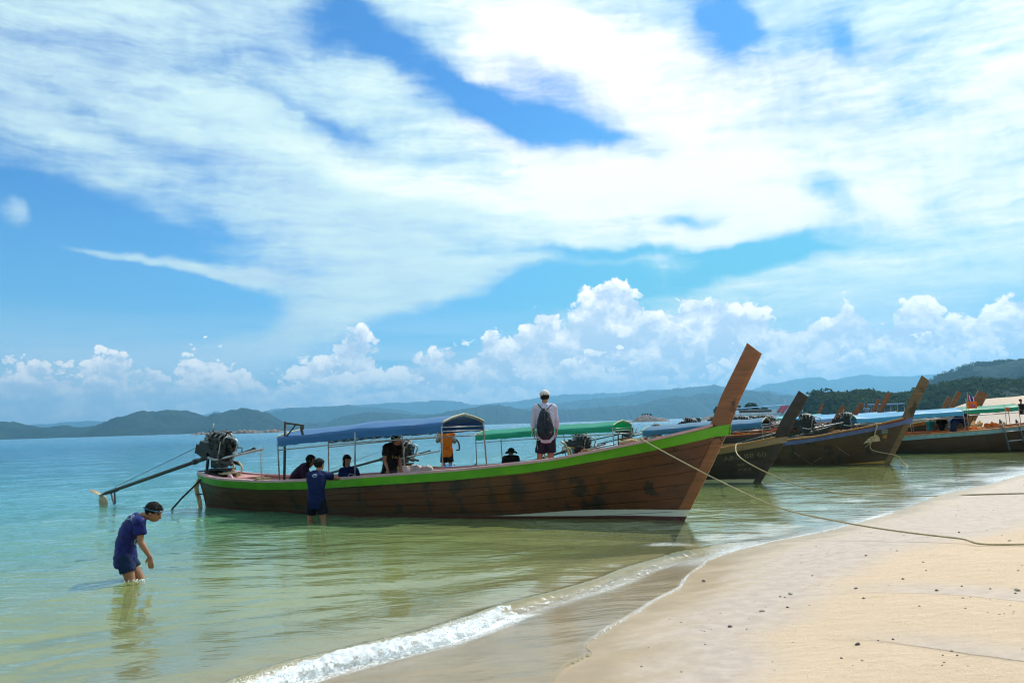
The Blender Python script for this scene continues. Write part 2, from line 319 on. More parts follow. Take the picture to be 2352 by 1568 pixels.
def build_water():
    def sheet(nr, na, r0, r1, a0, a1, power=1.):
        x, y = polar(r0, r1, nr, a0, a1, na, power); s, b, al = zone(x, y); g = ground_z(x, y, s, b)
        h = wave_h(x, y, s, b)
        film = g+.010+.004*fbm(x*6, y*6, 2, 3)
        k = sstep(b, -.12, .12)
        z = film*(1-k)+np.maximum(h, g+.006)*k
        z = np.where(b > .3, np.maximum(h, g+.01), z)
        edge = -s+(fbm(x*2.5, y*2.5, 3, 55)-.5)*.10
        z = np.where(edge < .0, g-.02, z)
        f = gridf(nr, na); keep = (edge[f] > -.25).any(1)
        f = f[keep]; used = np.zeros(len(x), bool); used[f] = True; idx = np.cumsum(used)-1
        return np.stack([x, y, z], 1)[used], idx[f], np.maximum(z-g, 0)[used], np.clip(b, -5, 900)[used], np.clip(-s, 0, 50)[used]
    parts = [sheet(520, 900, 4.2, 15400, -47, 47, 1.35), sheet(120, 240, 4.2, 15400, 47, 313)]
    v = np.concatenate([p[0] for p in parts]); off = len(parts[0][0])
    f = np.concatenate([parts[0][1], parts[1][1]+off])
    at = [np.concatenate([p[i] for p in parts]) for i in (2, 3, 4)]
    m, t = new_mat('sea_water')
    P = t.n('ShaderNodeTexCoord').outputs['Object']
    A = lambda n: t.n('ShaderNodeAttribute', attribute_name=n).outputs['Fac']
    dep, sea = A('depth'), A('sea')
    dist = t.vm('LENGTH', P)
    q = t.mapping(P, rot=(0, 0, RD(-14)), sc=(.45, 1.15, 1))
    q = t.vm('ADD', q, t.vm('MULTIPLY', t.vm('SUBTRACT', t.noise(P, .5, 2, .5, color=True), (.5, .5, .5)), (.8, .8, 0)))
    w1 = t.noise(q, 1.6, 3, .5); w2 = t.noise(q, 5.5, 3, .5); w3 = t.noise(q, 17, 3, .5)
    big = t.noise(t.mapping(P, rot=(0, 0, RD(-10)), sc=(.03, .12, 1)), 1.0, 4, .6)
    calm = t.mr(sea, .3, 12., .25, 1.)
    hgt = t.m('ADD', t.m('MULTIPLY', w1, .13), t.m('ADD', t.m('MULTIPLY', w2, t.m('MULTIPLY_ADD', big, .09, -.004)), t.m('MULTIPLY', w3, .011)))
    far = t.m('ADD', t.m('MULTIPLY', t.noise(t.mapping(P, sc=(.08, .35, 1)), 1., 4, .6), .8), hgt)
    hg = t.mix(t.mr(dist, 30, 160), hgt, far)
    bump = t.n('ShaderNodeBump', {'Height': hg, 'Strength': t.m('MULTIPLY', calm, .75), 'Distance': 1.})
    # body of the water: clear over the sand, turquoise, then blue further out
    body = t.ramp(t.mr(sea, 0, 90, 0, 1, False), [(0, (.44, .41, .17)), (.05, (.30, .34, .115)), (.10, (.14, .32, .15)), (.19, (.055, .31, .25)), (.45, (.028, .225, .28)), (1., (.02, .155, .25))])
    body = t.mix(t.mr(big, .25, .75, 0, .5), body, t.mix(1., body, (.62, .78, .85, 1), 'MULTIPLY'))
    k = t.m('EXPONENT', t.m('MULTIPLY', dep, -1.6))
    k = t.m('MULTIPLY', k, .97)
    tr = t.n('ShaderNodeBsdfTransparent', {'Color': t.mix(t.m('MULTIPLY', dep, 1.6, clamp=True), (.99, .99, .96, 1), (.74, .97, .66, 1))})
    df = t.n('ShaderNodeBsdfDiffuse', {'Color': body, 'Normal': bump})
    base = t.n('ShaderNodeMixShader', {0: k, 1: df, 2: tr})
    gl = t.n('ShaderNodeBsdfGlossy', {'Color': (.92, .97, 1, 1), 'Roughness': t.m('ADD', t.mr(dist, 10, 400, .03, .22), t.mr(sea, .0, .5, .16, 0.)), 'Normal': bump}, distribution='GGX')
    fr = t.n('ShaderNodeFresnel', {'IOR': 1.33, 'Normal': bump})
    sur = t.n('ShaderNodeMixShader', {0: t.m('MULTIPLY', fr, t.mr(dist, 10, 300, 1.05, .66)), 1: base, 2: gl})
    # lace of foam on the swash and behind the breaker
    fq = t.vm('ADD', P, t.vm('MULTIPLY', t.vm('SUBTRACT', t.noise(P, 3, 3, .6, color=True), (.5, .5, .5)), (.3, .3, 0)))
    cells = t.n('ShaderNodeTexVoronoi', {'Vector': fq, 'Scale': 26., 'Detail': 2., 'Roughness': .6}, feature='F1').outputs['Distance']
    spark = t.m('MULTIPLY', t.mr(cells, .42, .66), t.mr(t.noise(P, 120, 2, .6), .48, .60))
    foam = t.m('MULTIPLY', A('foam'), 1.)
    fa = t.mr(t.m('ADD', t.m('MULTIPLY', foam, 1.25), t.m('MULTIPLY', t.m('SUBTRACT', t.m('ADD', t.noise(fq, 48, 4, .7), t.m('MULTIPLY', spark, .35)), .62), 2.6)), .38, .78)
    fa = t.m('MULTIPLY', fa, t.mr(foam, .02, .25))
    fo = t.n('ShaderNodeBsdfDiffuse', {'Color': (.86, .87, .86, 1)})
    sur = t.n('ShaderNodeMixShader', {0: fa, 1: sur, 2: fo})
    t.n('ShaderNodeOutputMaterial', {0: sur})
    x, y = v[:, 0], v[:, 1]; b = at[1]; e = at[2]
    n = fbm(x*1.1, y*1.1, 3, 60); r = np.hypot(x, y)
    fm = .30*np.exp(-(e/(.05+.02*np.clip(y-9, 0, 8)))**2)*sstep(y, 5, 8)                                   # at the very edge
    right = sstep(y-x*.25, 8.2, 10.2)
    fm = np.maximum(fm, right*np.clip(1.0-e/(.50+.035*np.clip(y-9, 0, 30)), 0, 1)*(.08+.72*n))          # along the beach to the right
    fm = np.maximum(fm, right*.30*np.exp(-((e-1.1)/.6)**2)*sstep(n, .45, .7))
    brk = np.exp(-((b+.10)/.14)**2)*sstep(np.hypot(x-.2, y-8.2), 5.5, 3.8)
    fm = np.maximum(fm, brk*np.where(y < 7.7, .85, .16)*(.5+n))
    fm = np.where(y > 45, 0, fm)
    mesh_np('sea', v, f, [m], attrs={'depth': at[0], 'sea': np.maximum(at[1], 0), 'foam': fm}, kind='structure')
build_water()
def build_breaker():
    "the white tumbling crest, as lumps of froth"
    mf = mat('froth', (.9, .91, .92), (.78, .80, .80), 60, .55, .6, 160, bdist=.004)
    C = BREAK[2:]; seg = np.hypot(*np.diff(C, axis=0).T); L = np.concatenate([[0], np.cumsum(seg)])
    r2 = np.random.default_rng(5); V = []; F = []; ico = bmesh.new(); bmesh.ops.create_icosphere(ico, subdivisions=1, radius=1)
    iv = np.array([q.co[:] for q in ico.verts]); fi = np.array([[q.index for q in f.verts] for f in ico.faces]); ico.free(); n = 0
    for k in range(9000):
        u = r2.uniform(0, L[-1]); i = min(np.searchsorted(L, u)-1, len(seg)-1); i = max(i, 0); t = (u-L[i])/seg[i]
        p = C[i]*(1-t)+C[i+1]*t; d = (C[i+1]-C[i])/seg[i]; nn = np.array([d[1], -d[0]])        # to the beach
        lo = vnoise(np.array([u*2.2]), np.array([.5]), 1)[0]; lo2 = vnoise(np.array([u*.8]), np.array([.5]), 4)[0]
        strong = 1. if p[1] < 7.55 else (.55*max(0, 1-(p[1]-7.55)/.25)+ (.10 if 8.1 < p[1] < 9.6 else .05)) 
        if r2.random() > strong: continue
        w = (.10+.30*lo*lo2*2) if p[1] < 7.6 else .05+.07*lo
        a = r2.normal()*.48; off = a*w+(.07 if p[1] < 7.6 else .03)
        q = p+nn*off; dist = abs(a); top = (.095 if p[1] < 7.6 else .055)*(.55+.7*lo)*max(0, 1-(a*1.0)**2) if a > -.8 else 0
        z = .012+top*r2.random()**.5; rad = r2.uniform(.002, .0055)*(1.15 if p[1] < 7.6 else .8)
        R = Euler((r2.random()*6, r2.random()*6, 0)).to_matrix(); sc = r2.uniform(.6, 1.4, 3)
        V.append((iv*sc*rad)@np.array(R)+np.array([q[0], q[1], z])); F.append(fi+n); n += len(iv)
    V = np.concatenate(V); F = np.concatenate(F)
    mesh_np('wave_foam', V, F, [mf], kind='stuff')
build_breaker()
def build_froth():
    "the tumbled white crest as one ragged, bubbly sheet"
    C = BREAK[2:]; seg = np.hypot(*np.diff(C, axis=0).T); L = np.concatenate([[0], np.cumsum(seg)]); n, w = 620, 64
    u = np.linspace(0, L[-1]*.82, n); cx = np.interp(u, L, C[:, 0]); cy = np.interp(u, L, C[:, 1]); k = np.hanning(41); k /= k.sum()
    sm = lambda a: np.convolve(np.pad(a, 20, mode='reflect', reflect_type='odd'), k, 'valid'); cx, cy = sm(cx), sm(cy)
    tx, ty = np.gradient(cx), np.gradient(cy); q = np.hypot(tx, ty); nx, ny = ty/q, -tx/q
    str_ = 1-.9*sstep(cy, 6.9, 8.25)+.22*np.exp(-((cy-8.75)/.75)**2)*(.4+vnoise(u*5, u*0, 5))
    a = np.linspace(-1, 1, w)[None, :]; U = u[:, None]+a*0; wob = .07*(fbm(u*1.6, u*0, 3, 6)-.5)[:, None]; wd = (.13+.15*fbm(u*1.1, u*0+3, 2, 9))[:, None]*np.where(cy < 7.7, 1, .5)[:, None]
    off = .05+wob+a*wd+(a > 0)*.14*(fbm(U*3.3, a*.6+U*0, 3, 12)-.42)*a
    x = cx[:, None]+nx[:, None]*off; y = cy[:, None]+ny[:, None]*off
    bil = 1-np.abs(2*fbm(U*11, off*11, 3, 15)-1); bil2 = 1-np.abs(2*fbm(U*34, off*34, 2, 18)-1)
    env = np.clip(1-np.abs(a+.1)**2.2, 0, 1)
    g = ground_z(x.ravel(), y.ravel()).reshape(x.shape)
    z = np.maximum(g, 0)+.008+env*(.030+.044*bil+.018*bil2)*(.6+.8*vnoise(u*2.1, u*0, 3))[:, None]*np.where(cy < 7.7, 1, .45)[:, None]
    al = str_[:, None]*(1.24-1.25*np.abs(a)**1.1)
    m, t = new_mat('froth_sheet'); P = t.n('ShaderNodeTexCoord').outputs['Object']; A = t.n('ShaderNodeAttribute', attribute_name='thick').outputs['Fac']
    v = t.n('ShaderNodeTexVoronoi', {'Vector': P, 'Scale': 46., 'Detail': 2., 'Roughness': .7}, feature='DISTANCE_TO_EDGE').outputs['Distance']
    f = t.m('ADD', t.m('MULTIPLY', t.m('SUBTRACT', t.noise(P, 12, 6, .72), .5), 3.6), t.m('MULTIPLY', t.m('SUBTRACT', .12, v), 1.6)); f = t.mr(t.m('ADD', A, f), .42, .80)
    b = t.n('ShaderNodeBump', {'Height': t.noise(P, 150, 3, .7), 'Strength': .8, 'Distance': .006}); d = t.n('ShaderNodeBsdfDiffuse', {'Color': (.92, .93, .94, 1), 'Normal': b}); tl = t.n('ShaderNodeBsdfTranslucent', {'Color': (.9, .93, .93, 1)})
    d = t.n('ShaderNodeMixShader', {0: .35, 1: d, 2: tl}); t.n('ShaderNodeOutputMaterial', {0: t.n('ShaderNodeMixShader', {0: f, 1: t.n('ShaderNodeBsdfTransparent'), 2: d})})
    mesh_np('wave_froth', np.stack([x.ravel(), y.ravel(), z.ravel()], 1), gridf(n, w), [m], attrs={'thick': al.ravel()}, kind='stuff')
build_froth()
# ------------------------------------------------------------------ air
def build_haze():
    m, t = new_mat('air')
    v = t.n('ShaderNodeVolumePrincipled', {'Color': (.25, .63, .98, 1), 'Density': 1.1e-4, 'Anisotropy': .4})
    t.t.links.new(v.outputs[0], t.n('ShaderNodeOutputMaterial').inputs['Volume'])
    bm = bmesh.new(); bmesh.ops.create_cube(bm, size=1)
    for q in bm.verts: q.co = Vector((q.co.x*36000, q.co.y*34000, q.co.z*790+384))
    me = bpy.data.meshes.new('haze'); bm.to_mesh(me); bm.free(); me.materials.append(m)
    link('haze', me, kind='stuff')
build_haze()
# ------------------------------------------------------------------ hills across the bay
def hill_mat(name, c1, c2, sc):
    m, t = new_mat(name); P = t.n('ShaderNodeTexCoord').outputs['Object']
    n = t.noise(P, sc, 5, .65); n2 = t.noise(P, sc*.13, 4, .6)
    c = t.mix(t.mr(n, .35, .65), (*c1, 1), (*c2, 1)); c = t.mix(t.mr(n2, .4, .62, 0, .6), c, (c1[0]*.55, c1[1]*.6, c1[2]*.6, 1))
    b = t.n('ShaderNodeBump', {'Height': n, 'Strength': .9, 'Distance': .35/sc})
    p = t.n('ShaderNodeBsdfPrincipled', {'Base Color': c, 'Roughness': .95, 'Specular IOR Level': .1, 'Normal': b})
    t.n('ShaderNodeOutputMaterial', {0: p}); return m
HM = hill_mat('far_forest', (.010, .026, .020), (.022, .042, .028), .02)
def ridge(D, prof, depth, seed, rough, name='hill', nr=26, step=1.6, m=None, base=0.):
    prof = np.array(prof, float); vx = np.arange(prof[0, 0], prof[-1, 0]+.1, step); vy = np.interp(vx, prof[:, 0], prof[:, 1])
    top = np.array([AY(a, b, D) for a, b in zip(vx, vy)]); X, Zt = top[:, 0], top[:, 2]
    px = D*.0313/57.3
    Zs = Zt.copy(); Zt = Zt+(fbm(vx*.13, vx*0+seed, 4, seed)-.5)*rough*14*px*.35+(fbm(vx*.55, vx*0+seed, 3, seed+2)-.5)*rough*3.4*px
    Zt = np.maximum(Zt, 1.)
    w = np.concatenate([np.linspace(0, 1, nr), [1.25, 1.6, 2.1]])
    V = []
    for k, a in enumerate(w):
        y = D-depth*(1-a)*(np.clip(Zt/Zt.max(), .25, 1))
        sh = np.sin(min(a, 1)*pi/2)**1.1 if a <= 1 else max(0., 1-(a-1)*.95)
        sp = (fbm(X/(px*34)+a*.6, a*4.+X*0, 4, seed+7)-.5)*.75*sin(min(a, 1)*pi)          # spurs and gullies
        z = (Zs+(Zt-Zs)*sstep(np.array(a), .75, 1.))*sh*(1+sp)+(fbm(X/(px*12), a*9+X*0, 3, seed+9)-.5)*px*1.2*rough*(a < 1)*(a > .05)
        z = np.minimum(z, Zt+0*z) if a < 1 else z
        V.append(np.stack([X*(y/D)**(.0), y, np.where(a == 0, -2, z+base)], 1))
    V = np.concatenate(V)
    return mesh_np(name, V, gridf(len(w), len(vx)), [m or HM], kind='structure')
ridge(14000, [(-300, 985), (60, 978), (130, 972), (196, 967), (260, 968), (325, 953), (345, 950), (380, 958), (480, 951), (500, 945), (520, 953), (600, 948), (650, 938), (740, 936), (838, 929), (937, 924), (1025, 920), (1060, 923), (1084, 930), (1137, 926), (1201, 920), (1289, 906), (1349, 905), (1425, 902), (1480, 898), (1600, 897), (1690, 898), (1721, 895), (1741, 891), (1754, 884), (1790, 879), (1811, 874), (1833, 871.7), (1865, 872), (1896, 874), (1918, 871), (1944, 866), (1977, 862), (2006, 865), (2052, 864), (2072, 866), (2103, 864), (2134, 866), (2250, 862), (2400, 868), (2700, 880)], 2200, 1, .7)
ridge(9500, [(560, 962), (590, 952), (633, 947), (662, 940), (691, 936), (732, 934.6), (779, 933), (803, 931), (832, 934.6), (879, 936), (914, 940), (949, 948), (990, 953), (1050, 950), (1100, 948), (1200, 938), (1289, 925), (1349, 917), (1384, 913), (1425, 911), (1454, 905), (1475, 898), (1513, 896.6), (1554, 892), (1607, 887), (1642, 889), (1671, 888), (1686, 893.6), (1721, 898), (1759, 900), (1830, 908), (1900, 925), (2000, 945)], 1600, 2, .9)
ridge(6500, [(520, 995), (560, 990), (620, 985), (662, 974), (703, 971), (756, 971), (779, 961), (820, 950), (850, 945), (891, 947.5), (937, 952), (990, 953), (1031, 945), (1084, 936), (1113, 930), (1143, 930), (1172, 934.6), (1207, 941.6), (1242, 943), (1290, 940.5), (1349, 937.6), (1408, 932), (1454, 932), (1475, 927), (1525, 914), (1548, 910), (1572, 911), (1598, 907), (1660, 902), (1724, 899.5), (1759, 904), (1818, 910), (1841, 916), (1866, 924), (1950, 940), (2100, 955)], 1100, 3, 1.3)
ridge(4500, [(-300, 985), (-40, 972), (35, 971), (64, 978.5), (88, 982.6), (147, 979.7), (193, 981.5), (234, 978.5), (270, 971), (299, 961), (328, 954), (352, 947.5), (410, 944.5), (434, 944), (451, 951), (475, 958), (504, 959), (521, 949), (545, 943), (568, 939), (592, 942), (615, 949), (639, 964), (662, 975.6), (691, 984), (726, 991), (780, 994), (860, 990)], 800, 4, 2.0, step=1.1)
# ------------------------------------------------------------------ trees
def leaf_mat(name, c1, c2):
    m, t = new_mat(name); P = t.n('ShaderNodeTexCoord').outputs['Object']
    oi = t.n('ShaderNodeObjectInfo').outputs['Random']
    n = t.noise(P, .55, 3, .6)
    c = t.mix(t.mr(n, .3, .7), (*c1, 1), (*c2, 1)); c = t.mix(t.m('MULTIPLY', oi, .5), c, (c2[0]*1.15, c2[1], c2[2]*.8, 1))
    b = t.n('ShaderNodeBsdfDiffuse', {'Color': c}); tr = t.n('ShaderNodeBsdfTranslucent', {'Color': c})
    t.n('ShaderNodeOutputMaterial', {0: t.n('ShaderNodeMixShader', {0: .25, 1: b, 2: tr})}); return m
LEAF = leaf_mat('foliage', (.022, .050, .022), (.062, .098, .036))
BARK = mat('bark', (.16, .13, .10), (.09, .07, .055), 6, .9, .3)
def crown_np(h, w, ntuft, seed, size=.55, lo=.25):
    "leaf clumps spread through several lobes; unit = metres"
    r = np.random.default_rng(seed); lob = []
    for k in range(r.integers(5, 9)):
        a = r.uniform(0, 2*pi); d = r.uniform(.0, .34)*w; zz = h*(lo+r.uniform(.12, .62)); lob.append((d*cos(a), d*sin(a), zz, w*r.uniform(.16, .30), h*r.uniform(.10, .2)))
    V = []; F = []; n = 0
    for k in range(ntuft):
        L = lob[r.integers(len(lob))]; d = r.normal(size=3); d /= np.linalg.norm(d); d[2] = abs(d[2]) if r.random() < .75 else d[2]
        p = np.array(L[:3])+d*np.array([L[3], L[3], L[4]])*r.uniform(.75, 1.08)
        q = r.normal(size=3)*.7+d; q /= np.linalg.norm(q); a = np.cross(q, r.normal(size=3)); a /= np.linalg.norm(a); b = np.cross(q, a)
        s = size*r.uniform(.5, 1.2)
        V += [p+a*s, p+b*s*.8, p-a*s*.9, p-b*s]; F.append((n, n+1, n+2, n+3)); n += 4
    return np.array(V), np.array(F)
def tube_np(pts, rads, n=6):
    pts = [Vector(p) for p in pts]; V = []; 
    for i, (p, r) in enumerate(zip(pts, rads)):
        d = (pts[min(i+1, len(pts)-1)]-pts[max(i-1, 0)]).normalized(); a = d.orthogonal().normalized(); b = d.cross(a)
        for k in range(n): V.append(p+(a*cos(2*pi*k/n)+b*sin(2*pi*k/n))*r)
    return np.array([v[:] for v in V]), gridf(len(pts), n, True)
def trunk_mesh(h, seed):
    r = random.Random(seed); V, F = tube_np([(0, 0, -1), (r.uniform(-.2, .2), r.uniform(-.2, .2), h*.35), (r.uniform(-.5, .5), r.uniform(-.5, .5), h*.75)], [h*.028, h*.02, h*.008]); Vs = [V]; Fs = [F]; n = len(V)
    for k in range(4):
        a = r.uniform(0, 6.28); z0 = h*r.uniform(.25, .5); v, f = tube_np([(0, 0, z0), (cos(a)*h*.12, sin(a)*h*.12, z0+h*.16), (cos(a)*h*.2, sin(a)*h*.2, z0+h*.3)], [h*.012, h*.008, h*.004], 5); Vs.append(v); Fs.append(f+n); n += len(v)
    return np.concatenate(Vs), np.concatenate(Fs)
TREES = []
for k in range(6):
    h, w = [(11, 9), (9, 10), (13, 8.5), (8, 8), (12, 12), (10, 7)][k]
    v, f = crown_np(h, w, 420, 20+k, .75)
    co = mesh_np('crown', v, f, [LEAF], smooth=False); cm = co.data; bpy.data.objects.remove(co)
    v, f = trunk_mesh(h, k); to = mesh_np('trunk', v, f, [BARK]); tm = to.data; bpy.data.objects.remove(to)
    TREES.append((cm, tm, h, w))
def tree(name, p, sc, kind, label, group=None, rz=None):
    e = bpy.data.objects.new(name, None); COL.objects.link(e); e.location = p; e.scale = (sc, sc, sc*random.uniform(.85, 1.15)); e.rotation_euler = (0, 0, random.uniform(0, 6.28) if rz is None else rz)
    e['label'] = label; e['category'] = 'tree'
    if group: e['group'] = group
    link('crown', TREES[kind][0], e); link('trunk', TREES[kind][1], e); return e
# forested hill behind the beach on the right, and the lower wood in front of it
FM = hill_mat('forest_floor', (.012, .028, .018), (.022, .042, .024), .05)
R1 = [(2100, 945), (2115, 900), (2125, 880), (2136, 872), (2151, 864), (2172, 857.7), (2196, 847), (2217, 838), (2248, 835), (2279, 833), (2310, 831), (2352, 829), (2500, 815), (2800, 800), (3200, 830)]
R2 = [(1828, 953), (1833, 945), (1840, 928), (1850, 915), (1866, 908), (1882, 907), (1897, 910), (1909, 915), (1920, 912), (1944, 905), (1982, 908), (2008, 911), (2015, 915), (2031, 914), (2048, 916), (2062, 911), (2077, 909), (2091, 906), (2110, 898), (2134, 893), (2165, 886), (2207, 883), (2238, 880), (2258, 879), (2279, 881), (2320, 879), (2352, 879), (2500, 870), (3000, 860), (3400, 890)]
ridge(2300, [(a, b+3) for a, b in R1], 700, 21, .3, nr=14, step=4, m=FM)
ridge(760, [(a, b+7) for a, b in R2], 150, 22, .3, nr=14, step=4, m=FM)
def wood(D, prof, depth, n, size, seed, tufts, kindname):
    r = np.random.default_rng(seed); prof = np.array(prof); V = []; F = []; k0 = 0
    xs = r.uniform(prof[0, 0], 2600, n)
    cr = [crown_np(1, 1, tufts, 60+k, .085) for k in range(5)]
    for vx in xs:
        top = AY(vx, np.interp(vx, prof[:, 0], prof[:, 1]), D); a = r.random()**.6
        y = D-depth*(1-a)*.8; z = top.z*np.sin(a*pi/2)**1.1-size*.55
        v, f = cr[r.integers(5)]; s = size*r.uniform(.7, 1.35); an = r.uniform(0, 6.28); c, q = cos(an), sin(an)
        vv = v*s*np.array([1.1, 1.1, .95]); vv = np.stack([vv[:, 0]*c-vv[:, 1]*q, vv[:, 0]*q+vv[:, 1]*c, vv[:, 2]], 1)+np.array([top.x, y, max(z, 0)-.2*size])
        V.append(vv); F.append(f+k0); k0 += len(v)
    return mesh_np(kindname, np.concatenate(V), np.concatenate(F), [LEAF], smooth=False, kind='stuff')
wood(2300, R1, 700, 2600, 15, 5, 60, 'far_woodland')
wood(760, R2, 150, 1100, 12, 6, 90, 'woodland')
rr = random.Random(4)
R2a = np.array(R2)
for k in range(64):
    vx = 1838+k*8.1+rr.uniform(-3, 3); vy = np.interp(vx, R2a[:, 0], R2a[:, 1])
    front = k % 3; D = 748-front*34-rr.uniform(0, 10); top = AY(vx, vy, D); kd = rr.randrange(6); sc = rr.uniform(.9, 1.35); h = TREES[kd][2]*sc
    z = max(top.z*(1, .78, .5)[front]-h*.85+rr.uniform(-1, 1), -1)
    tree('forest_tree', (top.x, D, z), sc, kd, 'dark green broadleaf tree in the low wood behind the moored boats and sandbank', 'trees of the low wood behind the boats')
# ------------------------------------------------------------------ rocky islets
ROCK = mat('islet_rock', (.20, .17, .15), (.11, .095, .085), .35, .85, .8, .8, detail=6, bdist=.5)
def islet(cx, Y, w, d, h, seed, ntree, tsc, label, tfun, skew=0.):
    xs = np.linspace(-1, 1, 90); ys = np.linspace(-1, 1, 34); A, B = np.meshgrid(xs, ys, indexing='ij')
    q = np.clip(1-((A-skew*(1-np.abs(A)))**2+B*B), 0, 1)**1.05*(.45+1.15*fbm(A*3+seed, B*2, 4, seed))*h
    q = q+(np.abs(fbm(A*11, B*7, 3, seed+3)-.5))*h*.35*(q > .02)-.25
    X = AY(cx, 950, Y).x
    o = mesh_np('rocky_islet', np.stack([(A*w).ravel(), (B*d).ravel(), q.ravel()], 1), gridf(90, 34), [ROCK]); o.location = (X, Y, 0)
    o['label'] = label; o['category'] = 'islet'
    for k in range(ntree):
        a, b, s, kd, lb = tfun(k)
        z = float(np.interp(a, xs, q[:, 17]))
        tree('islet_tree', (X+a*w, Y+b*d, z-.4), s*tsc, kd, lb[0], lb[1])
LB1 = ['small round tree on the left islet, leftmost of its trees', 'thin tree on the left islet, second from the left', 'leafy tree at the middle of the left rocky islet', 'tallest tree on the left rocky islet', 'low bush right of the tallest tree on the left islet']
islet(1495, 620, 16, 9, 4.6, 3, 5, .27, 'low brown rocky islet with a handful of small trees', lambda k: ([-.42, -.30, -.16, -.02, .12][k], 0, [.75, .9, .8, 1.15, .5][k], [0, 2, 0, 2, 3][k], (LB1[k], 'trees on the left islet')), -.25)
rr2 = random.Random(9)
def t2(k):
    a = -.62+k*.052+rr2.uniform(-.02, .02); s = .55+.55*math.exp(-((a+.32)/.22)**2)+.35*math.exp(-((a-.28)/.25)**2)
    return a, rr2.uniform(-.35, .2), s, rr2.randrange(6), ('dense green tree on the wooded islet behind the brown prow', 'trees on the wooded islet')
islet(1697, 600, 30, 14, 6.2, 8, 25, .72, 'wooded rocky islet behind the tall brown prow', t2)
def skerry(cx, Y, w, h, seed, label):
    xs = np.linspace(-1, 1, 50); A, B = np.meshgrid(xs, np.linspace(-1, 1, 10), indexing='ij')
    q = np.clip(1-A*A-B*B, 0, 1)**.5*h*fbm(A*9+seed, B*3, 3, seed)*1.6-.3
    o = mesh_np('skerry', np.stack([(A*w).ravel(), (B*6).ravel(), q.ravel()], 1), gridf(50, 10), [ROCK]); o.location = (AY(cx, 990, Y).x, Y, 0); o['label'] = label; o['category'] = 'rock'
skerry(463, 900, 12, 3, 1, 'low dark rock in the bay left of the big engine')
skerry(560, 880, 24, 4, 2, 'low dark reef in the bay right of the big engine')
skerry(625, 860, 13, 3.5, 5, 'low dark reef just left of the blue canopy')
skerry(1465, 640, 9, 2.0, 6, 'low dark rock just left of the small rocky islet')
